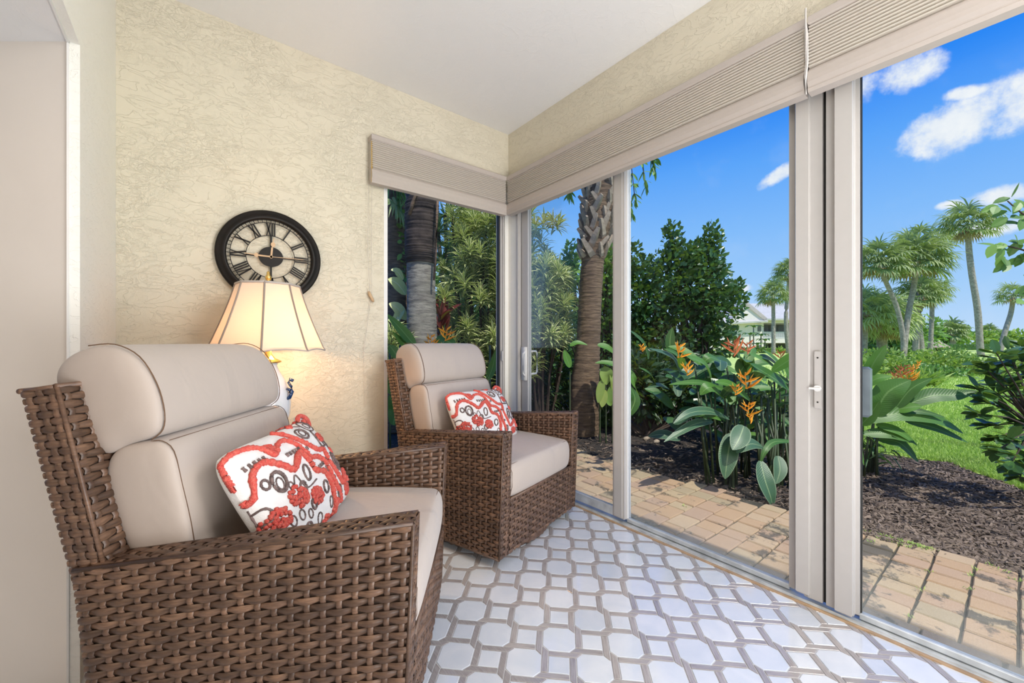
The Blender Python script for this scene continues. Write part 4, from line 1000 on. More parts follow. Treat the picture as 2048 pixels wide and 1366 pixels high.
zz = B2.z + 2.02; k = 0
while zz < 4.0:
    for j in range(8):
        a = j * 2 * PI / 8 + k * .39 + R.uniform(-.1, .1)
        f = (zz - B2.z) ; c = min(tq, key=lambda p: abs(p.z - zz)); rr = .135 if zz < 2.3 else .155
        if boot0 is None: boot0 = bm_.build('leaf_base', M['boot'], r_); o = boot0
        else: o = bpy.data.objects.new('leaf_base', boot0.data); COL.objects.link(o); o.parent = r_
        o.location = c + Vector((math.cos(a), math.sin(a), 0)) * rr - B2; o.rotation_euler = (R.uniform(-.05, .12), R.uniform(-.2, .2) + (.5 if k % 2 else -.5), a + PI / 2); s = R.uniform(.85, 1.25); o.scale = (s, s, s)
    zz += .095; k += 1

def fan_frond(m, c, d, L, rad, nbl=22, dry=False, wd=None, droop=.5, nseg=3):
    """petiole from c along d then a fan of blades"""
    d = Vector(d).normalized(); tip = c + d * L; m.tube([c, (c + tip) / 2 + UP * L * .04, tip], [.012 + rad * .012] * 2 + [.008], 4, r=R.random() * .4)
    side = d.cross(UP); side = side.normalized() if side.length > .1 else Vector((1, 0, 0)); up = side.cross(d)
    hd = d
    for i in range(nbl):
        a = (i / (nbl - 1) - .5) * 2 * 2.1; v = hd * math.cos(a) + side * math.sin(a)
        v = (v + up * .25 * math.cos(a) * R.uniform(.5, 1.2) - UP * .15).normalized()
        m.leaf(tip, v, up, rad * R.uniform(.8, 1.05) * (1 - .22 * abs(a) / 2.1), wd or rad * .085, droop * R.uniform(1.0, 2.4), nseg, R.random(), .3)
def fan_palm(name, label, basept, pts, rads, crown, cr, nfr=26, nbl=20, group='cabbage palms on the lawn', mat='bark_pale', dryn=5, flat=1.0, seed=0, blade=None, leafm='l_palm'):
    r, part = plant(name, label, 'palm tree', basept, group)
    q = catmull(pts, 6); m = MB(); m.tube(q, [rads[0] + (rads[1] - rads[0]) * i / (len(q) - 1) for i in range(len(q))], 12); part(m, 'trunk', M[mat], True)
    m = MB(); dm = MB(); c = pts[-1]
    for i in range(nfr):
        ph = i * 2.399; el = math.asin(max(-.95, min(.98, 1 - 1.55 * (i + .5) / nfr)))
        d = Vector((math.cos(ph) * math.cos(el), math.sin(ph) * math.cos(el), math.sin(el) * flat))
        fan_frond(m, c, d, cr * .55 * R.uniform(.75, 1.15), cr * .52 * R.uniform(.85, 1.15), nbl, droop=1.0, wd=blade)
    for i in range(dryn):
        ph = R.uniform(0, 2 * PI); d = Vector((math.cos(ph) * .7, math.sin(ph) * .7, -.75)); fan_frond(dm, c, d, cr * .3, cr * .5, 14, droop=1.2, wd=blade)
    part(m, 'crown', M[leafm])
    if dryn: part(dm, 'dry_fronds', M['l_palmdry'])
    return r
# crown of the near palm, above the frame
m = MB()
for i in range(16):
    ph = i * 2.399; el = 1.1 - 1.5 * i / 16; fan_frond(m, tp[-1] + UP * .1, (math.cos(ph) * math.cos(el), math.sin(ph) * math.cos(el), math.sin(el)), .8, .75, 22, droop=.8)
part(m, 'crown', M['l_palm'])

B1 = G(848, 900, -.1); B1 = at(848, 885, 4.1); B1.z = -.12
r_, part = plant('palm_tree', 'dark thick palm trunk with fibrous upper part, seen through the narrow window', 'palm tree', B1)
cc = [B1, at(848, 780, 4.1), at(845, 690, 4.1), at(843, 600, 4.1), at(840, 520, 4.1), at(843, 440, 4.1), at(846, 360, 4.1), at(848, 200, 4.1)]
m, q = trunk(cc[:4] + [at(842, 520, 4.1)], [.17, .155, .148, .145, .140], seed=4, ringamp=.014); part(m, 'trunk', M['bark_grey'], True)
m, q = trunk([at(842, 528, 4.1), at(841, 500, 4.1), at(843, 440, 4.1), at(846, 360, 4.1), at(852, 100, 4.1), at(850, -450, 4.1)], [.150, .158, .165, .165, .15, .14], seed=8, ringamp=.03); part(m, 'fibre_sheath', M['bark_dark'], True)
m = MB()
m.tube([at(818, 430, 3.95), at(826, 405, 3.93), at(832, 388, 3.92), at(836, 350, 3.95)], [.018, .02, .016, .014], 7)
m.tube([at(868, 560, 3.96), at(872, 500, 3.96), at(874, 440, 3.95), at(876, 380, 3.95)], .012, 6); part(m, 'climbing_root', M['bark'], True)
m = MB()
for i in range(15):
    ph = i * 2.399; el = 1.0 - 1.5 * i / 15; fan_frond(m, at(850, -460, 4.1), (math.cos(ph) * math.cos(el), math.sin(ph) * math.cos(el), math.sin(el)), .8, .8, 20, droop=.9)
part(m, 'crown', M['l_palm'])

B0 = at(792, 880, 5.0); B0.z = -.12
r_, part = plant('tree', 'greyish trunk with climbing vine leaves at the left edge of the narrow window', 'tree', B0)
m, q = trunk([B0, at(792, 700, 5.0), at(790, 560, 5.0), at(792, 440, 5.0), at(788, 300, 5.0), at(800, -260, 5.0)], [.22, .16, .14, .15, .15, .13], seed=11, ringamp=.02); part(m, 'trunk', M['bark'], True)
m = MB()
for (x, y) in [(800, 415), (812, 425), (803, 445), (815, 437), (797, 430), (806, 475), (810, 500), (812, 520), (806, 545), (814, 552), (800, 395), (792, 405), (818, 480)]:
    for _ in range(4):
        d = Vector((R.gauss(0, .7), R.gauss(0, .7), R.gauss(0, .5))); m.leaf(at(x + R.gauss(0, 5), y + R.gauss(0, 6), 4.78), d, rnddir(), R.uniform(.06, .11), .055, .6, 3, None, .2, 'ovate')
for i in range(26): m.leaf(at(R.uniform(778, 826), R.uniform(330, 395), 4.75), (R.gauss(0, .3), R.gauss(0, .3), -1), RT * -1 + FW * R.gauss(-.5, .4), R.uniform(.25, .5), .03, .2, 3)
part(m, 'vine_leaf', M['l_green'], stuff=True)
m = MB(); fan_frond(m, at(786, 395, 4.7), (.1, -.1, -.3), .1, .42, 22, droop=1.2); part(m, 'frond', M['l_palm'])
m = MB()
for (x0, y0, x1, y1, w_) in [(812, 590, 776, 558, .13), (812, 640, 778, 607, .12), (808, 618, 785, 660, .1), (806, 560, 782, 540, .08), (816, 650, 800, 690, .10), (800, 660, 776, 640, .11)]:
    a, c = at(x0, y0, 4.4), at(x1, y1, 4.35); mid = (a + c) / 2 + UP * .04; m.pleaf(catmull([a, mid, c], 4), [.01, .6 * w_, .85 * w_, w_, w_, .9 * w_, .7 * w_, .4 * w_, .01], UP * .6 - FW, R.random())
part(m, 'pothos_leaf', M['l_pothos'])

# ---- paddle-leaf plants (orange flowered)
def paddle(part_, pts, W, mat, nrm=None, r=None, name='leaf'):
    q = catmull([Vector(p) for p in pts], 5 if len(pts) > 2 else 9); n = len(q) - 1; m = MB()
    m.pleaf(q, [max(.004, W * (math.sin(PI * min(1, (i / n) * .97 + .03) ** .80) ** .88)) for i in range(n + 1)], nrm or (UP - FW * .9), R.random() if r is None else r, .16)
    return part_(m, name, M[mat], True)
def bract(part_, c, s, mat, name='flower', up=Vector((0, 0, 1))):
    m = MB(); ax = (up + Vector((R.gauss(0, .12), R.gauss(0, .12), 0))).normalized(); p = c - ax * s * .5; sd = 1; pl_ = (RT + FW * R.gauss(0, .4)).normalized()
    pts = [p]; s *= .86
    for i in range(5):
        d = (pl_ * sd * R.uniform(.6, 1.2) + ax * R.uniform(.3, 1.1) + FW * R.gauss(0, .3)).normalized()
        m.leaf(p, d, FW * -1 + UP * .2, s * (1 - i * .12) * R.uniform(.7, 1.1), s * .13, R.uniform(-.6, .1), 3, None, 1.1); 
        if i < 4: m.leaf(p + d * s * .2, (d * .5 + ax + FW * R.gauss(0, .3)).normalized(), FW, s * .45, s * .07, 0, 2, 1, .5)
        p = p + ax * s * .17 + pl_ * sd * s * .03; pts.append(p); sd = -sd
    m.tube(pts, s * .03, 5); return part_(m, name, M[mat])
H0 = G(1500, 985); H0 = Vector((H0.x, H0.y, -.1))
r_, part = plant('heliconia_clump', 'dense clump of big paddle leaves with orange flowers between the door stiles', 'plant', H0)
r_H = r_
HL = [ # pixel points base->tip, distances, width(px), material
 ([(1366, 762), (1345, 715), (1298, 697)], (3.3, 3.2, 3.1), 17, 'l_glauc'), ([(1461, 785), (1400, 766), (1338, 769)], (3.1, 3.0, 2.9), 16, 'l_heli'),
 ([(1458, 838), (1420, 823), (1380, 826), (1347, 847)], (3.0, 2.85, 2.75, 2.7), 21, 'l_glauc'), ([(1425, 842), (1385, 850), (1328, 884)], (3.0, 2.8, 2.7), 19, 'l_glauc'),
 ([(1463, 868), (1455, 915), (1450, 958)], (2.85, 2.75, 2.72), 34, 'l_glauc'), ([(1488, 852), (1478, 878), (1465, 900)], (2.8, 2.72, 2.68), 34, 'l_glauc'),
 ([(1525, 893), (1500, 888), (1473, 906)], (2.85, 2.75, 2.7), 25, 'l_glauc'), ([(1586, 883), (1548, 884), (1530, 902), (1520, 928)], (2.85, 2.8, 2.75, 2.75), 12, 'l_heli'),
 ([(1521, 922), (1530, 960), (1540, 990), (1546, 1014)], (2.75, 2.68, 2.65, 2.65), 32, 'l_glauc'), ([(1556, 912), (1560, 940), (1552, 968)], (2.8, 2.75, 2.72), 24, 'l_glauc'),
 ([(1341, 708), (1340, 680), (1345, 655)], (3.5, 3.5, 3.5), 18, 'l_heli'), ([(1298, 718), (1285, 685), (1258, 660)], (3.4, 3.3, 3.2), 22, 'l_heli'),
 ([(1424, 764), (1408, 728), (1375, 714)], (3.2, 3.1, 3.0), 27, 'l_heli'), ([(1490, 748), (1482, 722), (1470, 700)], (3.3, 3.2, 3.15), 32, 'l_heli'), ([(1478, 748), (1492, 725), (1500, 706)], (3.2, 3.2, 3.15), 30, 'l_heli'),
 ([(1564, 752), (1535, 725), (1497, 707)], (3.2, 3.1, 3.0), 24, 'l_heli'), ([(1576, 776), (1540, 752), (1500, 727)], (3.0, 2.95, 2.9), 34, 'l_heli'), ([(1568, 750), (1552, 722), (1525, 699)], (3.2, 3.15, 3.1), 20, 'l_heli'), ([(1600, 790), (1578, 745), (1570, 715)], (3.1, 3.1, 3.1), 22, 'l_heli'),
 ([(1312, 770), (1300, 748), (1278, 735)], (3.3, 3.2, 3.1), 13, 'l_heli'), ([(1338, 778), (1318, 770), (1294, 776)], (3.4, 3.3, 3.2), 12, 'l_glauc'), ([(1440, 722), (1420, 715), (1405, 728)], (3.4, 3.3, 3.3), 22, 'l_heli'),
 ([(1500, 800), (1460, 770), (1430, 765)], (3.0, 2.95, 2.9), 24, 'l_heli'), ([(1450, 800), (1420, 775), (1400, 790)], (3.0, 2.9, 2.9), 26, 'l_heli'), ([(1275, 790), (1268, 765), (1262, 740)], (3.2, 3.1, 3.1), 18, 'l_heli'), ([(1258, 830), (1270, 800), (1262, 775)], (3.0, 3.0, 3.0), 20, 'l_heli')]
ins = lambda n: part
for pts, ds, wpx, mt in HL: paddle(part, [at(x, y, d) for (x, y), d in zip(pts, ds)], wpx / F * ds[-1] * 1.1, mt)
for i in range(95):
    x, y = R.uniform(1335, 1585), R.uniform(730, 890); d = R.uniform(3.0, 3.9); c = at(x, y, d)
    a = R.uniform(0, 2 * PI); v = Vector((math.cos(a), math.sin(a), R.uniform(.1, .9))).normalized(); L = R.uniform(.22, .38)
    paddle(part, [c, c + v * L * .5, c + v * L * .9 - UP * L * .15], R.uniform(.06, .11), R.choice(['l_heli', 'l_heli', 'l_deep', 'l_glauc']))
m = MB()
for i in range(46):
    x = R.uniform(1395, 1590); g = G(x, R.uniform(935, 985)); top_ = at(x + R.uniform(-25, 25), R.uniform(730, 850), 3.2); m.tube([g, (g + top_) / 2 + Vector((R.gauss(0, .03), R.gauss(0, .03), 0)), top_], [.011, .009, .006], 6)
part(m, 'stalk', M['stem'], True)
for (x, y, s, mt, d) in [(1359, 697, .14, 'orange', 3.0), (1373, 735, .12, 'orange', 3.0), (1468, 690, .17, 'redbract', 3.0), (1494, 692, .13, 'redbract', 3.1), (1490, 755, .16, 'orange', 2.8), (1472, 776, .10, 'orange', 2.8), (1497, 812, .12, 'orange', 2.8), (1561, 709, .11, 'redbract', 3.4), (1500, 835, .09, 'orange', 2.9), (1284, 694, .07, 'orange', 3.0)]: bract(part, at(x, y, d), s, mt)

# at the right: big leaves over the lawn edge
B_ = G(1742, 946)
r_, part = plant('heliconia_plant', 'glossy green paddle-leaf plant beside the stile of the nearest door', 'plant', B_)
for pts, wpx in [([(1733, 757), (1748, 725), (1772, 690)], 24), ([(1728, 772), (1755, 757), (1785, 753)], 17), ([(1747, 833), (1775, 785), (1822, 760)], 42), ([(1790, 818), (1822, 778), (1864, 756)], 22), ([(1806, 814), (1860, 792), (1910, 790), (1954, 781)], 28), ([(1733, 842), (1790, 828), (1870, 838), (1927, 867)], 30), ([(1810, 842), (1870, 856), (1936, 885)], 18), ([(1752, 850), (1795, 862), (1835, 891)], 18), ([(1726, 868), (1775, 868), (1829, 886)], 20), ([(1757, 878), (1800, 886), (1837, 925)], 24), ([(1765, 828), (1830, 822), (1891, 835)], 14), ([(1728, 810), (1735, 790), (1722, 770)], 22), ([(1790, 820), (1815, 815), (1845, 812)], 20), ([(1722, 850), (1740, 830), (1760, 800)], 22), ([(1700, 800), (1722, 780), (1740, 730)], 20), ([(1700, 860), (1712, 880), (1728, 930)], 14)]:
    dd = [3.1 - .12 * i / len(pts) for i in range(len(pts))]; paddle(part, [at(x, y, d) for (x, y), d in zip(pts, dd)], wpx / F * 3.0 * 1.15, 'l_heli', UP * .8 - FW)
m = MB()
for x, y, x2, y2 in ((1745, 850, 1736, 950), (1753, 870, 1754, 955), (1738, 860, 1728, 955), (1760, 835, 1745, 948), (1750, 800, 1740, 948), (1725, 790, 1722, 950)): m.tube([G(x2, y2), at(x, y, 3.1)], [.012, .007], 6)
part(m, 'stalk', M['stem'], True)
m = MB()
for _ in range(60): c = at(R.uniform(1718, 1785), R.uniform(862, 925), 3.15); m.leaf(c, rnddir(-.6), rnddir(), R.uniform(.08, .18), .014, .9, 3)
part(m, 'basal_leaf', M['l_deep'], stuff=True)

# low one under the window, green blades and flowers between the trunks
B_ = at(866, 900, 3.6); B_.z = -.12
r_, part = plant('heliconia_plant', 'orange flowered plant showing over the corner chair back, in the narrow window', 'plant', B_)
for pts, wpx, d in [([(830, 692), (805, 662), (774, 628)], 20, 3.4), ([(838, 700), (812, 690), (786, 664)], 16, 3.4), ([(878, 700), (890, 682), (912, 692)], 34, 3.5), ([(800, 720), (786, 700), (778, 690)], 18, 3.3), ([(790, 790), (782, 760), (780, 720)], 26, 3.2), ([(786, 850), (790, 820), (778, 790)], 24, 3.2), ([(975, 760), (985, 735), (992, 700)], 16, 3.4), ([(880, 770), (915, 740), (940, 720)], 24, 3.6)]:
    paddle(part, [at(x, y, d) for x, y in pts], wpx / F * d * 1.15, 'l_heli')
for (x, y, s, mt) in [(862, 678, .15, 'orange'), (893, 664, .16, 'orange'), (886, 690, .08, 'orange')]: bract(part, at(x, y, 3.5), s, mt)
m = MB()
for x in (780, 800, 850, 862, 880, 893, 930, 980): m.tube([at(x, 690, 3.5), Vector((at(x, 690, 3.5).x, at(x, 690, 3.5).y, -.12))], .009, 6)
part(m, 'stalk', M['stem'], True)
B_ = at(880, 900, 4.3); B_.z = -.12
r_, part = plant('ti_plant', 'dark red leaved plant beside the dark palm trunk', 'plant', B_)
m = MB()
for _ in range(30): m.leaf(at(880 + R.gauss(0, 6), R.uniform(610, 680), 4.35), rnddir(0) + UP * .5, rnddir(), R.uniform(.15, .26), .05, .5, 4)
part(m, 'leaf', M['l_red'], stuff=True); m = MB(); m.tube([B_, at(880, 620, 4.35)], .015, 6); part(m, 'stem', M['twig'])
B_ = at(885, 900, 6.5); B_.z = -.12
r_, part = plant('yucca', 'sunlit spiky yucca heads behind the dark palm trunk', 'plant', B_)
m = MB(); st_ = MB()
for x, y in ((876, 465), (900, 500), (882, 520), (912, 470), (890, 430)):
    c = at(x, y, 6.5); st_.tube([B_, (B_ + c) / 2 + RT * .1, c], .035, 7)
    for _ in range(60): m.leaf(c, rnddir(-.5), rnddir(), R.uniform(.25, .38), .03, .35, 2)
part(m, 'leaf', M['l_palm'], stuff=True); part(st_, 'stem', M['bark'], True)

# ---- striped-leaf shrub (tall, many rosettes) seen from both windows
def rosette(m, c, ax, n, L, W):
    ax = ax.normalized(); a = ax.orthogonal().normalized(); b2 = ax.cross(a)
    for i in range(n):
        ph = i * 2.399; k = i / n; d = (a * math.cos(ph) + b2 * math.sin(ph)) * (.35 + .75 * k) + ax * (1.0 - 1.0 * k)
        m.leaf(c - ax * L * .55 * k, d, ax, L * R.uniform(.85, 1.1), W, 1.1, 3, None, .35)
def striped(label, base, cols, L=.165, W=.025, seeds=0):
    r, part = plant('striped_leaf_shrub', label, 'shrub', base, 'striped dracaena shrubs')
    m = MB(); s = MB()
    for (x, y, d) in cols:
        c = at(x, y, d); g = Vector((base.x + (c.x - base.x) * .25, base.y + (c.y - base.y) * .25, base.z)); mid = (g + c) / 2 + Vector((R.gauss(0, .05), R.gauss(0, .05), .1))
        if R.random() < .13: s.tube([g, mid, c], [.018, .013, .007], 5)
        rosette(m, c, UP + Vector((R.gauss(0, .35), R.gauss(0, .35), 0)) + (c - g) * .15, 30, L * R.uniform(.85, 1.2), W)
    part(m, 'foliage', M['l_song'], stuff=True); part(s, 'stem', M['twig'])
def pts_in(fn, n, d0, d1):
    out = []
    while len(out) < n:
        x, y = R.uniform(860, 1160), R.uniform(395, 780)
        if fn(x, y): out.append((x, y, R.uniform(d0, d1)))
    return out
b_ = at(960, 900, 5.0); b_.z = -.12
striped('tall cream-striped shrub filling the right half of the narrow window', b_, pts_in(lambda x, y: 884 < x < 1032 and y > 415 + max(0, (930 - x)) * 2.2 + 20 * math.sin(x * .12) and not (905 < x < 930 and 585 < y < 615), 330, 4.4, 5.6) + pts_in(lambda x, y: 900 < x < 1020 and 405 < y < 470, 26, 4.7, 5.6))
b_ = at(1085, 900, 4.7); b_.z = -.12
striped('cream-striped shrub beside the door handle, left of the ringed palm', b_, pts_in(lambda x, y: 1040 < x < 1138 and y > 520 + max(0, x - 1105) * 1.2 and y < 690, 130, 4.3, 5.2) + [(1070, 450, 4.7), (1088, 442, 4.7), (1104, 438, 4.7), (1118, 446, 4.7), (1064, 470, 4.8), (1080, 478, 4.8), (1066, 500, 4.8), (1090, 505, 4.9), (1062, 425, 4.8), (1100, 520, 4.9), (1112, 545, 4.9), (1074, 720, 4.4), (1060, 740, 4.3), (1062, 700, 4.4)])
b_ = at(800, 900, 3.9); b_.z = -.12
striped('low cream-striped shrub at the foot of the vine-covered trunk', b_, [(x, y, 3.9) for x, y in ((786, 690), (798, 700), (780, 672), (808, 690), (792, 660), (815, 705), (780, 712), (804, 676))])

# ---- leafy shrubs
def leafy(name, label, cat, base, blobs, n, L, W, mat, shape='ovate', stem=True, group=None, droop=.4, up=.3, segs=2, stuffn='foliage', twigs=40):
    r, part = plant(name, label, cat, base, group); m = MB(); s = MB(); base = Vector(base)
    tot = sum(rx * ry for (_, _, _, rx, ry) in blobs)
    for (x, y, d, rx, ry) in blobs:
        k = int(n * rx * ry / tot); c0_ = at(x, y, d); sx, sy = rx / F * d, ry / F * d
        for i in range(k):
            v = rnddir(); q = c0_ + (RT * v.x * sx + UP * v.z * sy + FW * v.y * min(sx, sy) * .8) * (R.random() ** .42)
            dd = (v * .8 + Vector((R.gauss(0, .5), R.gauss(0, .5), R.gauss(0, .5) + up))).normalized()
            m.leaf(q, dd, rnddir(0), L * R.uniform(.7, 1.2), W * R.uniform(.8, 1.2), droop, segs, None, .18, shape)
        for i in range(max(1, int(twigs * rx * ry / tot))):
            v = rnddir(-.3); q = c0_ + (RT * v.x * sx + UP * v.z * sy + FW * v.y * sx * .7) * .85
            if stem: s.tube([base + Vector((R.gauss(0, .04), R.gauss(0, .04), 0)), (base + c0_) / 2 + Vector((R.gauss(0, .08), R.gauss(0, .08), 0)), c0_ + (q - c0_) * .3, q], [.014, .012, .007, .003], 4)
    part(m, stuffn, M[mat], stuff=True)
    if stem: part(s, 'branch', M['twig'])
    return r
b_ = at(1375, 830, 6.0); b_.z = -.12
leafy('round_leaf_shrub', 'large dark green round-leaved shrub in the middle door pane', 'shrub', b_,
      [(1290, 590, 6.0, 60, 75), (1350, 560, 6.0, 62, 70), (1405, 570, 6.0, 55, 75), (1430, 620, 6.0, 55, 55), (1350, 650, 6.1, 90, 60), (1430, 680, 6.0, 50, 45), (1285, 680, 6.1, 60, 70), (1345, 480, 6.0, 18, 40), (1425, 480, 6.0, 20, 38), (1470, 590, 6.0, 25, 30), (1262, 520, 6.0, 25, 40), (1395, 505, 6.0, 16, 30), (1430, 520, 6.0, 22, 40), (1370, 515, 6.0, 50, 30)], 7600, .085, .060, 'l_deep', twigs=70)
b_ = at(1200, 830, 6.3); b_.z = -.12
leafy('round_leaf_shrub', 'dark green leafy shrub behind the ringed palm trunk', 'shrub', b_,
      [(1135, 560, 6.3, 30, 50), (1215, 570, 6.3, 45, 80), (1225, 660, 6.3, 55, 70), (1130, 640, 6.4, 40, 60), (1143, 520, 6.3, 18, 40), (1205, 520, 6.3, 25, 40)], 2600, .085, .06, 'l_green', twigs=40)
b_ = at(1100, 880, 5.0); b_.z = -.12
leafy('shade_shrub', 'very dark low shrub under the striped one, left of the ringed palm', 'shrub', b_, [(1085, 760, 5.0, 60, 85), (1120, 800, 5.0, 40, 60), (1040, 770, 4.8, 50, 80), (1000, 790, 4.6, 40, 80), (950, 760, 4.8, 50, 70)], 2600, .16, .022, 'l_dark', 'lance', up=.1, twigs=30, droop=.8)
b_ = at(1290, 860, 4.6); b_.z = -.12
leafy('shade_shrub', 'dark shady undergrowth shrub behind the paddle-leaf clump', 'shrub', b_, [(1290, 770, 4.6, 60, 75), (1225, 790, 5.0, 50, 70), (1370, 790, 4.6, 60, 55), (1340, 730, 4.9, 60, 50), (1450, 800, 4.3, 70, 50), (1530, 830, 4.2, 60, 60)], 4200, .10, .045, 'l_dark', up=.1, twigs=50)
b_ = at(1250, 850, 4.2); b_.z = -.12
r_, part = plant('paddle_leaf_plant', 'pale green hanging leaves between the ringed palm and the door stile', 'plant', b_)
for pts, wpx in [([(1195, 690), (1215, 695), (1232, 710)], 14), ([(1218, 735), (1212, 750), (1213, 770)], 22), ([(1222, 745), (1230, 765), (1228, 790)], 18), ([(1205, 760), (1200, 785), (1196, 806)], 14), ([(1226, 770), (1220, 800), (1222, 812)], 16), ([(1140, 692), (1155, 685), (1175, 690)], 10), ([(1140, 735), (1133, 715), (1128, 700)], 14), ([(1240, 735), (1215, 725), (1190, 726)], 12), ([(1210, 780), (1206, 800), (1204, 815)], 14), ([(1250, 700), (1240, 680), (1222, 668)], 14)]:
    paddle(part, [at(x, y, 4.2) for x, y in pts], wpx / F * 4.2 * 1.2, 'l_bright' if 1190 < pts[0][0] < 1230 and pts[0][1] > 730 else 'l_heli')
m = MB()
for x in (1200, 1212, 1225, 1235, 1140): m.tube([at(x, 745, 4.22), Vector((at(x, 745, 4.22).x, at(x, 745, 4.22).y, -.12))], .009, 5)
part(m, 'stalk', M['stem'])
# tall screen of trees far behind the narrow window
for (x, y, d, rx, ry, lab, mt) in [(940, 640, 9, 110, 130, 'dense green tree mass far behind the narrow window', 'l_green'), (760, 620, 9, 90, 190, 'green tree mass behind the vine-covered trunk', 'l_green'), (1100, 700, 9, 130, 110, 'dark hedge-like tree far behind the ringed palm', 'l_deep'), (1290, 730, 9.5, 130, 75, 'dark bushy tree behind the round-leaved shrub', 'l_deep')]:
    b_ = at(x, y, d); b_.z = -.12
    leafy('background_tree', lab, 'tree', b_, [(x, y, d, rx, ry), (x - rx * .4, y + ry * .5, d, rx * .7, ry * .6), (x + rx * .4, y + ry * .4, d, rx * .7, ry * .6)], 3600, .17, .10, mt, twigs=16, group='trees behind the house planting')
# hanging foliage from a tree above
b_ = Vector((at(1260, 300, 5.2).x + .9, at(1260, 300, 5.2).y + 1.0, -.12))
r_, part = plant('overhanging_tree', 'tree whose drooping leafy branch hangs in at the top of the middle door', 'tree', b_)
m = MB(); s = MB()
top_ = Vector((b_.x, b_.y, 4.6)); s.tube([b_, b_ + Vector((.05, .05, 2.2)), top_], [.09, .075, .05], 8)
for (x0, y0, x1, y1) in [(1262, 240, 1292, 372), (1262, 250, 1310, 340), (1250, 250, 1270, 400), (1240, 300, 1262, 426), (1255, 240, 1312, 316), (1235, 260, 1255, 360), (1120, 300, 1138, 388), (1075, 330, 1062, 398), (1105, 300, 1118, 380)]:
    a, c = at(x0, y0 - 30, 5.2), at(x1, y1, 5.1); q = catmull([top_, (top_ + a) / 2 + UP * .3, a, (a + c) / 2 + UP * .03, c], 5); s.tube(q, .006, 4)
    for p in q[8:]:
        for _ in range(5): m.leaf(p, (c - a).normalized() + Vector((R.gauss(0, .6), R.gauss(0, .6), R.gauss(-.2, .4))), rnddir(), R.uniform(.10, .16), .032, .5, 3)
part(m, 'foliage', M['l_green'], stuff=True); part(s, 'branch', M['twig'])

# dark shrub at the right edge of the picture
b_ = Vector(G(2120, 985))
r_, part = plant('broad_leaf_shrub', 'dark broad-leaved shrub at the right edge, in front of the lawn', 'shrub', b_)
m = MB(); s = MB(); dd = 2.55
CL_ = [(1948, 776), (1962, 800), (1955, 828), (1975, 852), (1985, 880), (1992, 905), (2012, 880), (2020, 930), (2036, 900), (2040, 955), (2030, 840), (2045, 800), (2000, 812), (1988, 782), (2005, 755), (1978, 735), (1992, 705), (2018, 700), (2040, 712), (2046, 745), (2022, 770), (1962, 728), (2060, 850), (2070, 790), (2060, 930), (2080, 880), (1975, 760), (2025, 725), (2048, 690)]
for (x, y) in CL_:
    c = at(x, y, dd + R.uniform(-.12, .25)); ax = (c - at(2080, 850, dd)).normalized(); hub_ = at(2075, 860, dd + .05)
    s.tube([b_, hub_, (hub_ + c) / 2 + UP * .03, c], [.012, .009, .005, .003], 5)
    for i in range(13):
        d = rnddir(-.7) * .9 + ax * .7; d.z *= .6; m.leaf(c - ax * R.uniform(0, .07), d, UP + rnddir() * .5, R.uniform(.075, .115), .052, .3, 4, R.random() * .8, .12, 'obov')
part(m, 'leaf', M['l_deep'], stuff=True); part(s, 'branch', M['twig'])
b_ = Vector(G(2160, 1010))
r_, part = plant('hibiscus_branch', 'slender branches with toothed green leaves at the upper right edge', 'shrub', b_)
m = MB(); s = MB()
for pts, lv in [([(2150, 480), (2090, 450), (2046, 428), (2015, 402)], [(1998, 411), (2022, 394), (2018, 420), (2040, 401), (2010, 436), (2046, 436), (2060, 420), (2035, 446)]), ([(2150, 540), (2090, 520), (2046, 500), (2005, 490)], [(1990, 490), (2008, 487), (2012, 503), (2005, 516), (2035, 488), (2050, 510), (2045, 492), (2016, 528), (2058, 480)]), ([(2150, 600), (2100, 580), (2060, 560)], [(2046, 520), (2050, 600), (2060, 570), (2075, 540)])]:
    q = catmull([b_, at(2150, 800, 2.2)] + [at(x, y, 2.15) for x, y in pts], 4); s.tube(q, [.010 - .007 * i / (len(q) - 1) for i in range(len(q))], 5)
    for x, y in lv:
        for _ in range(2): m.leaf(at(x + R.uniform(-5, 5), y + R.uniform(-4, 4), 2.15), -RT * .7 + rnddir() * .7, -FW + UP * .6 + rnddir() * .4, R.uniform(.058, .080), .042, .4, 4, None, .15, 'ovate')
part(m, 'leaf', M['l_green'], stuff=True); part(s, 'branch', M['twig'])

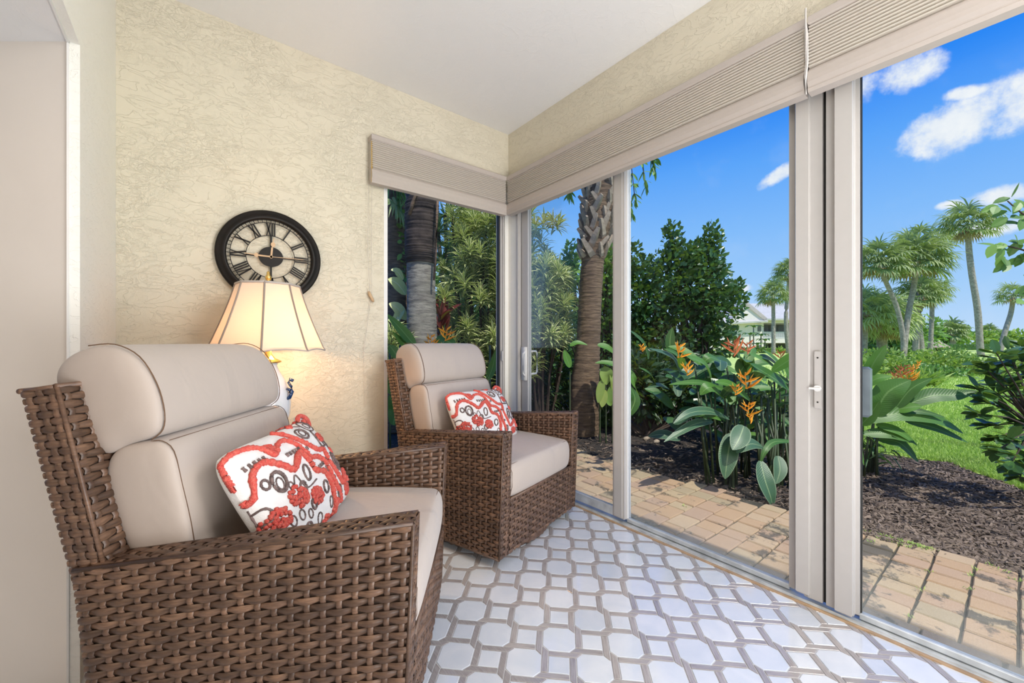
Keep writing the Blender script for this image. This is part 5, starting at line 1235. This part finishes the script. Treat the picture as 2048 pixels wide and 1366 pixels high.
# ---- mid-distance beds
def fb(x, y, d): q = at(x, y, d); return Vector((q.x, q.y, -.1))
MID = [
 ('bright_bush', 'pale green mounded bush right of the palm bases', fb(1900, 750, 13.5), [(1890, 725, 13.5, 70, 28), (1940, 735, 13, 50, 24), (1850, 722, 14, 35, 22), (1985, 742, 12.5, 40, 20)], 2600, .13, .07, 'l_bright'),
 ('bright_bush', 'pale green bush at the foot of the leaning palm, beside the stile', fb(1760, 740, 13), [(1765, 722, 13.5, 48, 26), (1735, 740, 13, 30, 30), (1800, 735, 13, 35, 18)], 1500, .13, .07, 'l_bright'),
 ('dark_bush', 'darker bush behind the strappy orange-flowered plant', fb(1830, 748, 12), [(1830, 742, 12, 30, 16), (1870, 748, 12, 40, 16), (1905, 752, 12, 45, 14)], 900, .12, .06, 'l_green'),
 ('bright_bush', 'bright bush at the right edge behind the broad-leaved shrub', fb(2040, 740, 16), [(2030, 725, 16, 60, 26), (2100, 725, 16, 50, 30)], 1200, .15, .08, 'l_bright'),
 ('dark_bush', 'green bush behind the cabbage palm trunks', fb(1750, 700, 26), [(1745, 680, 26, 60, 40), (1800, 690, 26, 50, 30), (1855, 665, 30, 30, 35)], 1700, .35, .2, 'l_green'),
 ('background_tree', 'far rounded green tree beside the thatched hut', fb(1905, 690, 62), [(1905, 668, 62, 38, 18), (1880, 672, 62, 24, 14)], 700, .8, .5, 'l_green'),
 ('background_tree', 'long far treeline under the tallest palm', fb(1970, 690, 85), [(1960, 676, 85, 70, 12), (2040, 676, 85, 70, 13), (2120, 674, 85, 70, 14)], 1500, 1.0, .6, 'l_bright'),
 ('background_tree', 'far treeline hidden partly by the leaning palm trunks', fb(1780, 690, 85), [(1780, 672, 85, 80, 16), (1700, 668, 85, 60, 18)], 900, 1.1, .7, 'l_green'),
 ('dark_bush', 'low bush before the apartment building', fb(1540, 705, 40), [(1520, 706, 40, 50, 9), (1570, 706, 40, 40, 9), (1470, 706, 40, 50, 8)], 900, .4, .22, 'l_bright'),
]
for nm, lab, b_, bl_, n, L, W, mt in MID: leafy(nm, lab, 'tree' if 'tree' in nm else 'bush', b_, bl_, n, L, W, mt, twigs=10)
# clipped hedge beyond
b = MB(); hb = fb(1910, 712, 55); n = 0
c0_ = at(1912, 703, 56)
r_, part = plant('clipped_hedge', 'low clipped green hedge right of the thatched hut', 'hedge', hb)
b = MB(); b.loft([[c0_ + RT * x + FW * y + UP * z for x, y in ((-3.6, -.6), (4.6, -.6), (4.6, .6), (-3.6, .6))] for z in (-1.0, 1.0)]); part(b, 'hedge_core', M['l_deep'])
b = MB()
for _ in range(2600):
    q = c0_ + RT * R.uniform(-3.7, 4.7) + FW * R.choice((-.62, R.uniform(-.6, .6))) + UP * R.uniform(-1, 1.05); b.leaf(q, rnddir(), rnddir(), .28, .2, .2, 1)
part(b, 'foliage', M['l_green'], stuff=True)
# strappy plant with orange flowers
b_ = fb(1825, 758, 9.5)
r_, part = plant('strappy_plant', 'strappy green plant with orange flowers at the far lawn edge', 'plant', b_)
m = MB()
for x in (1840, 1855, 1835, 1870):
    for _ in range(34): c = Vector((at(x, 740, 9.5).x, at(x, 740, 9.5).y, -.08)); m.leaf(c, rnddir(.1) + UP * .6, rnddir(), R.uniform(.35, .6), .05, .5, 3)
part(m, 'leaf', M['l_bright'], stuff=True)
for (x, y, s) in [(1800, 745, .35), (1815, 752, .4), (1825, 738, .35), (1790, 752, .3), (1808, 735, .3), (1835, 728, .25)]: bract(part, at(x, y, 9.3), s, 'orange' if x > 1810 else 'redbract')
# thatched hut
hb = fb(1853, 716, 46)
r_, part = plant('thatched_hut', 'small open hut with thatched roof beyond the palms', 'hut', hb)
c = at(1853, 690, 46); b = MB(); n = 14
b.loft([[c + RT * (rx * math.cos(a)) + FW * (rx * .8 * math.sin(a)) + UP * z for a in [k * 2 * PI / n for k in range(n)]] for rx, z in ((2.15, -.28), (2.1, -.18), (1.3, .35), (.55, .70), (.1, .78))]); part(b, 'roof', M['thatch'])
for dx in (-1.5, -.5, .5, 1.5):
    b = MB(); q = c + RT * dx; b.tube([Vector((q.x, q.y, -.1)), q - UP * .2], .09, 6); part(b, 'post', M['twig'])
b = MB(); q = c; b.loft([[Vector((q.x, q.y, 0)) + RT * x + FW * y + UP * z for x, y in ((-1.4, -.3), (1.4, -.3), (1.4, .3), (-1.4, .3))] for z in (-.1, .35)]); part(b, 'counter', M['twig'])

# ---- cabbage palms (positions from the photograph, real distances)
fan_palm('cabbage_palm', 'tallest slender cabbage palm standing alone on the lawn', fb(1962, 712, 32), [fb(1962, 712, 32), at(1960, 690, 32), at(1955, 620, 32), at(1944, 550, 32), at(1938, 500, 32), at(1936, 452, 32)], [.22, .18], 0, 2.35, 34, 18, flat=.75)
fan_palm('cabbage_palm', 'small distant cabbage palm leaning right at the right edge', fb(2000, 705, 45), [fb(2000, 705, 45), at(2008, 670, 45), at(2022, 625, 45), at(2026, 592, 45)], [.26, .18], 0, 1.9, 26, 16, flat=.7)
fan_palm('cabbage_palm', 'leaning cabbage palm whose trunk curves left, nearest the stile', fb(1803, 736, 17), [fb(1803, 736, 17), at(1807, 700, 17), at(1804, 660, 17), at(1792, 610, 17), at(1770, 560, 17), at(1757, 525, 17)], [.095, .08], 0, 1.3, 34, 20)
fan_palm('cabbage_palm', 'cabbage palm with the fullest crown, trunk leaning right, in the cluster', fb(1806, 734, 17.4), [fb(1806, 734, 17.4), at(1810, 680, 17.4), at(1818, 620, 17.4), at(1828, 570, 17.4), at(1832, 520, 17.4)], [.115, .095], 0, 1.55, 42, 20)
fan_palm('cabbage_palm', 'cabbage palm behind the fullest crown, with an upright dark trunk', fb(1832, 722, 24), [fb(1832, 722, 24), at(1832, 650, 24), at(1836, 580, 24), at(1838, 495, 24)], [.16, .14], 0, 1.7, 36, 18)
fan_palm('cabbage_palm', 'lower cabbage palm on the right side of the cluster', fb(1846, 722, 24), [fb(1846, 722, 24), at(1842, 690, 24), at(1838, 640, 24), at(1842, 590, 24)], [.16, .14], 0, 1.55, 36, 18)
fan_palm('cabbage_palm', 'thin pale-trunked cabbage palm at the right of the cluster', fb(1860, 718, 27), [fb(1860, 718, 27), at(1862, 670, 27), at(1864, 620, 27), at(1862, 585, 27)], [.13, .11], 0, 1.4, 30, 18)
fan_palm('cabbage_palm', 'short wide cabbage palm low beside the door stile', fb(1765, 720, 20), [fb(1765, 720, 20), at(1764, 690, 20), at(1762, 640, 20)], [.22, .2], 0, 1.9, 44, 20, dryn=8, leafm='l_palm2')
fan_palm('cabbage_palm', 'second short cabbage palm overlapping the door stile', fb(1725, 722, 19), [fb(1725, 722, 19), at(1725, 690, 19), at(1728, 625, 19)], [.2, .18], 0, 1.6, 40, 18, dryn=4, leafm='l_palm2')
fan_palm('cabbage_palm', 'cabbage palm before the apartment building', fb(1547, 712, 36), [fb(1547, 712, 36), at(1547, 650, 36), at(1546, 590, 36)], [.17, .14], 0, 1.75, 36, 18)
fan_palm('cabbage_palm', 'cabbage palm half hidden behind the middle stile', fb(1577, 712, 38), [fb(1577, 712, 38), at(1572, 650, 38), at(1574, 600, 38), at(1580, 545, 38)], [.18, .15], 0, 1.9, 36, 18)
fan_palm('cabbage_palm', 'tiny far palm on the horizon under the tall palm', fb(1979, 690, 95), [fb(1979, 690, 95), at(1979, 664, 95)], [.3, .3], 0, 2.4, 18, 10, dryn=0, blade=.35)
fan_palm('cabbage_palm', 'far bushy palm between the hut and the tall palm', fb(1906, 692, 60), [fb(1906, 692, 60), at(1906, 664, 60)], [.35, .3], 0, 2.3, 26, 12, dryn=0, blade=.25)
# slender areca before the building
b_ = fb(1507, 706, 40)
r_, part = plant('areca_palm', 'slender feathery palms in front of the pale building', 'palm tree', b_)
m = MB(); s = MB()
for x, y in ((1507, 655), (1500, 670), (1522, 672), (1530, 682), (1514, 690)):
    c = at(x, y, 40); s.tube([Vector((c.x, c.y, -.1)), c], .06, 5)
    for i in range(7):
        a = i * .9; d = (RT * math.cos(a) + FW * math.sin(a)) + UP * .7; m.leaf(c, d, UP, R.uniform(.9, 1.4), .28, 1.6, 5)
part(m, 'frond', M['l_green'], stuff=True); part(s, 'trunk', M['bark_pale'])

# ---- apartment building
DB = 62.0; hb = fb(1520, 700, DB)
r_, part = plant('apartment_building', 'pale two-storey building with grey tiled roofs and balconies', 'building', hb)
O = at(CX, CY, DB)
def BP(px, py, dy=0): return O + RT * ((px - CX) / F * DB) + UP * ((CY - py) / F * DB) + FW * dy
def bbox(px0, py0, px1, py1, y0, y1, mat, name, parent=None):
    b = MB(); b.loft([[BP(px0, py, y0), BP(px1, py, y0), BP(px1, py, y1), BP(px0, py, y1)] for py in (py1, py0)])
    if parent is None: return part(b, name, mat)
    o = b.build(name, mat, parent, loc=None); return o
bbox(1420, 646, 1524, 705, 0, 9, M['farwall'], 'wall')
bbox(1526, 640, 1660, 705, 3.2, 12, M['farwall'], 'wall')
bbox(1524, 640, 1529, 705, .2, 4, M['farwall'], 'column')
bbox(1529, 640, 1660, 646, .2, 3.2, M['farwall'], 'fascia'); bbox(1526, 677, 1660, 686, .1, 3.2, M['farwall'], 'floor_slab')
for x0, x1 in ((1531, 1547), (1549, 1562), (1564, 1580), (1582, 1600)):
    bbox(x0, 648, x1, 663, 3.0, 3.3, M['screen'], 'window'); bbox(x0, 688, x1, 704, 3.0, 3.3, M['screen'], 'window')
bbox(1515, 650, 1522, 663, -.05, .1, M['screen'], 'window'); bbox(1516, 690, 1522, 702, -.05, .1, M['screen'], 'window')
b = MB()
for i in range(44): px = 1528 + i * 2.1; q = BP(px, 677, .15); b.loft([[q + RT * x + FW * y + UP * z for x, y in ((-.03, -.03), (.03, -.03), (.03, .03), (-.03, .03))] for z in (0, 1.0)])
for py in (664.5, 676): b.loft([[BP(1527, py, y) + UP * z, BP(1622, py, y) + UP * z, BP(1622, py, y) + UP * (z + .08), BP(1527, py, y) + UP * (z + .08)] for y in (.1, .2) for z in (0,)])
part(b, 'balcony_railing', M['rail'])
def roof(pts_f, dep, mat, name):      # ridge roof: list of front outline pixels
    b = MB(); b.loft([[BP(x, y, dy) for x, y in pts_f] for dy in dep]); return part(b, name, mat)
roof([(1455, 645), (1524, 643), (1529, 640), (1484, 606), (1475, 622)], (-.6, 9.5), M['farwall'], 'gable')
# roof slopes as slabs
def slab(a, b2, c, d, th=.25, name='roof', mat='farroof'):
    m = MB(); m.loft([[a, b2, c, d], [a + UP * th, b2 + UP * th, c + UP * th, d + UP * th]]); part(m, name, M[mat])
slab(BP(1456, 649, -1.0), BP(1528, 645, -1.0), BP(1500, 625, 4.5), BP(1462, 625, 4.5))
slab(BP(1524, 641, -.8), BP(1665, 641, -.8), BP(1665, 600, 8), BP(1482, 600, 8))
slab(BP(1478, 606, -.8), BP(1482, 600, -.8), BP(1528, 638, -.8), BP(1526, 643, -.8), .1, 'barge_board', 'farwall')
slab(BP(1400, 650, -1.0), BP(1456, 649, -1.0), BP(1462, 625, 4.5), BP(1410, 625, 4.5))
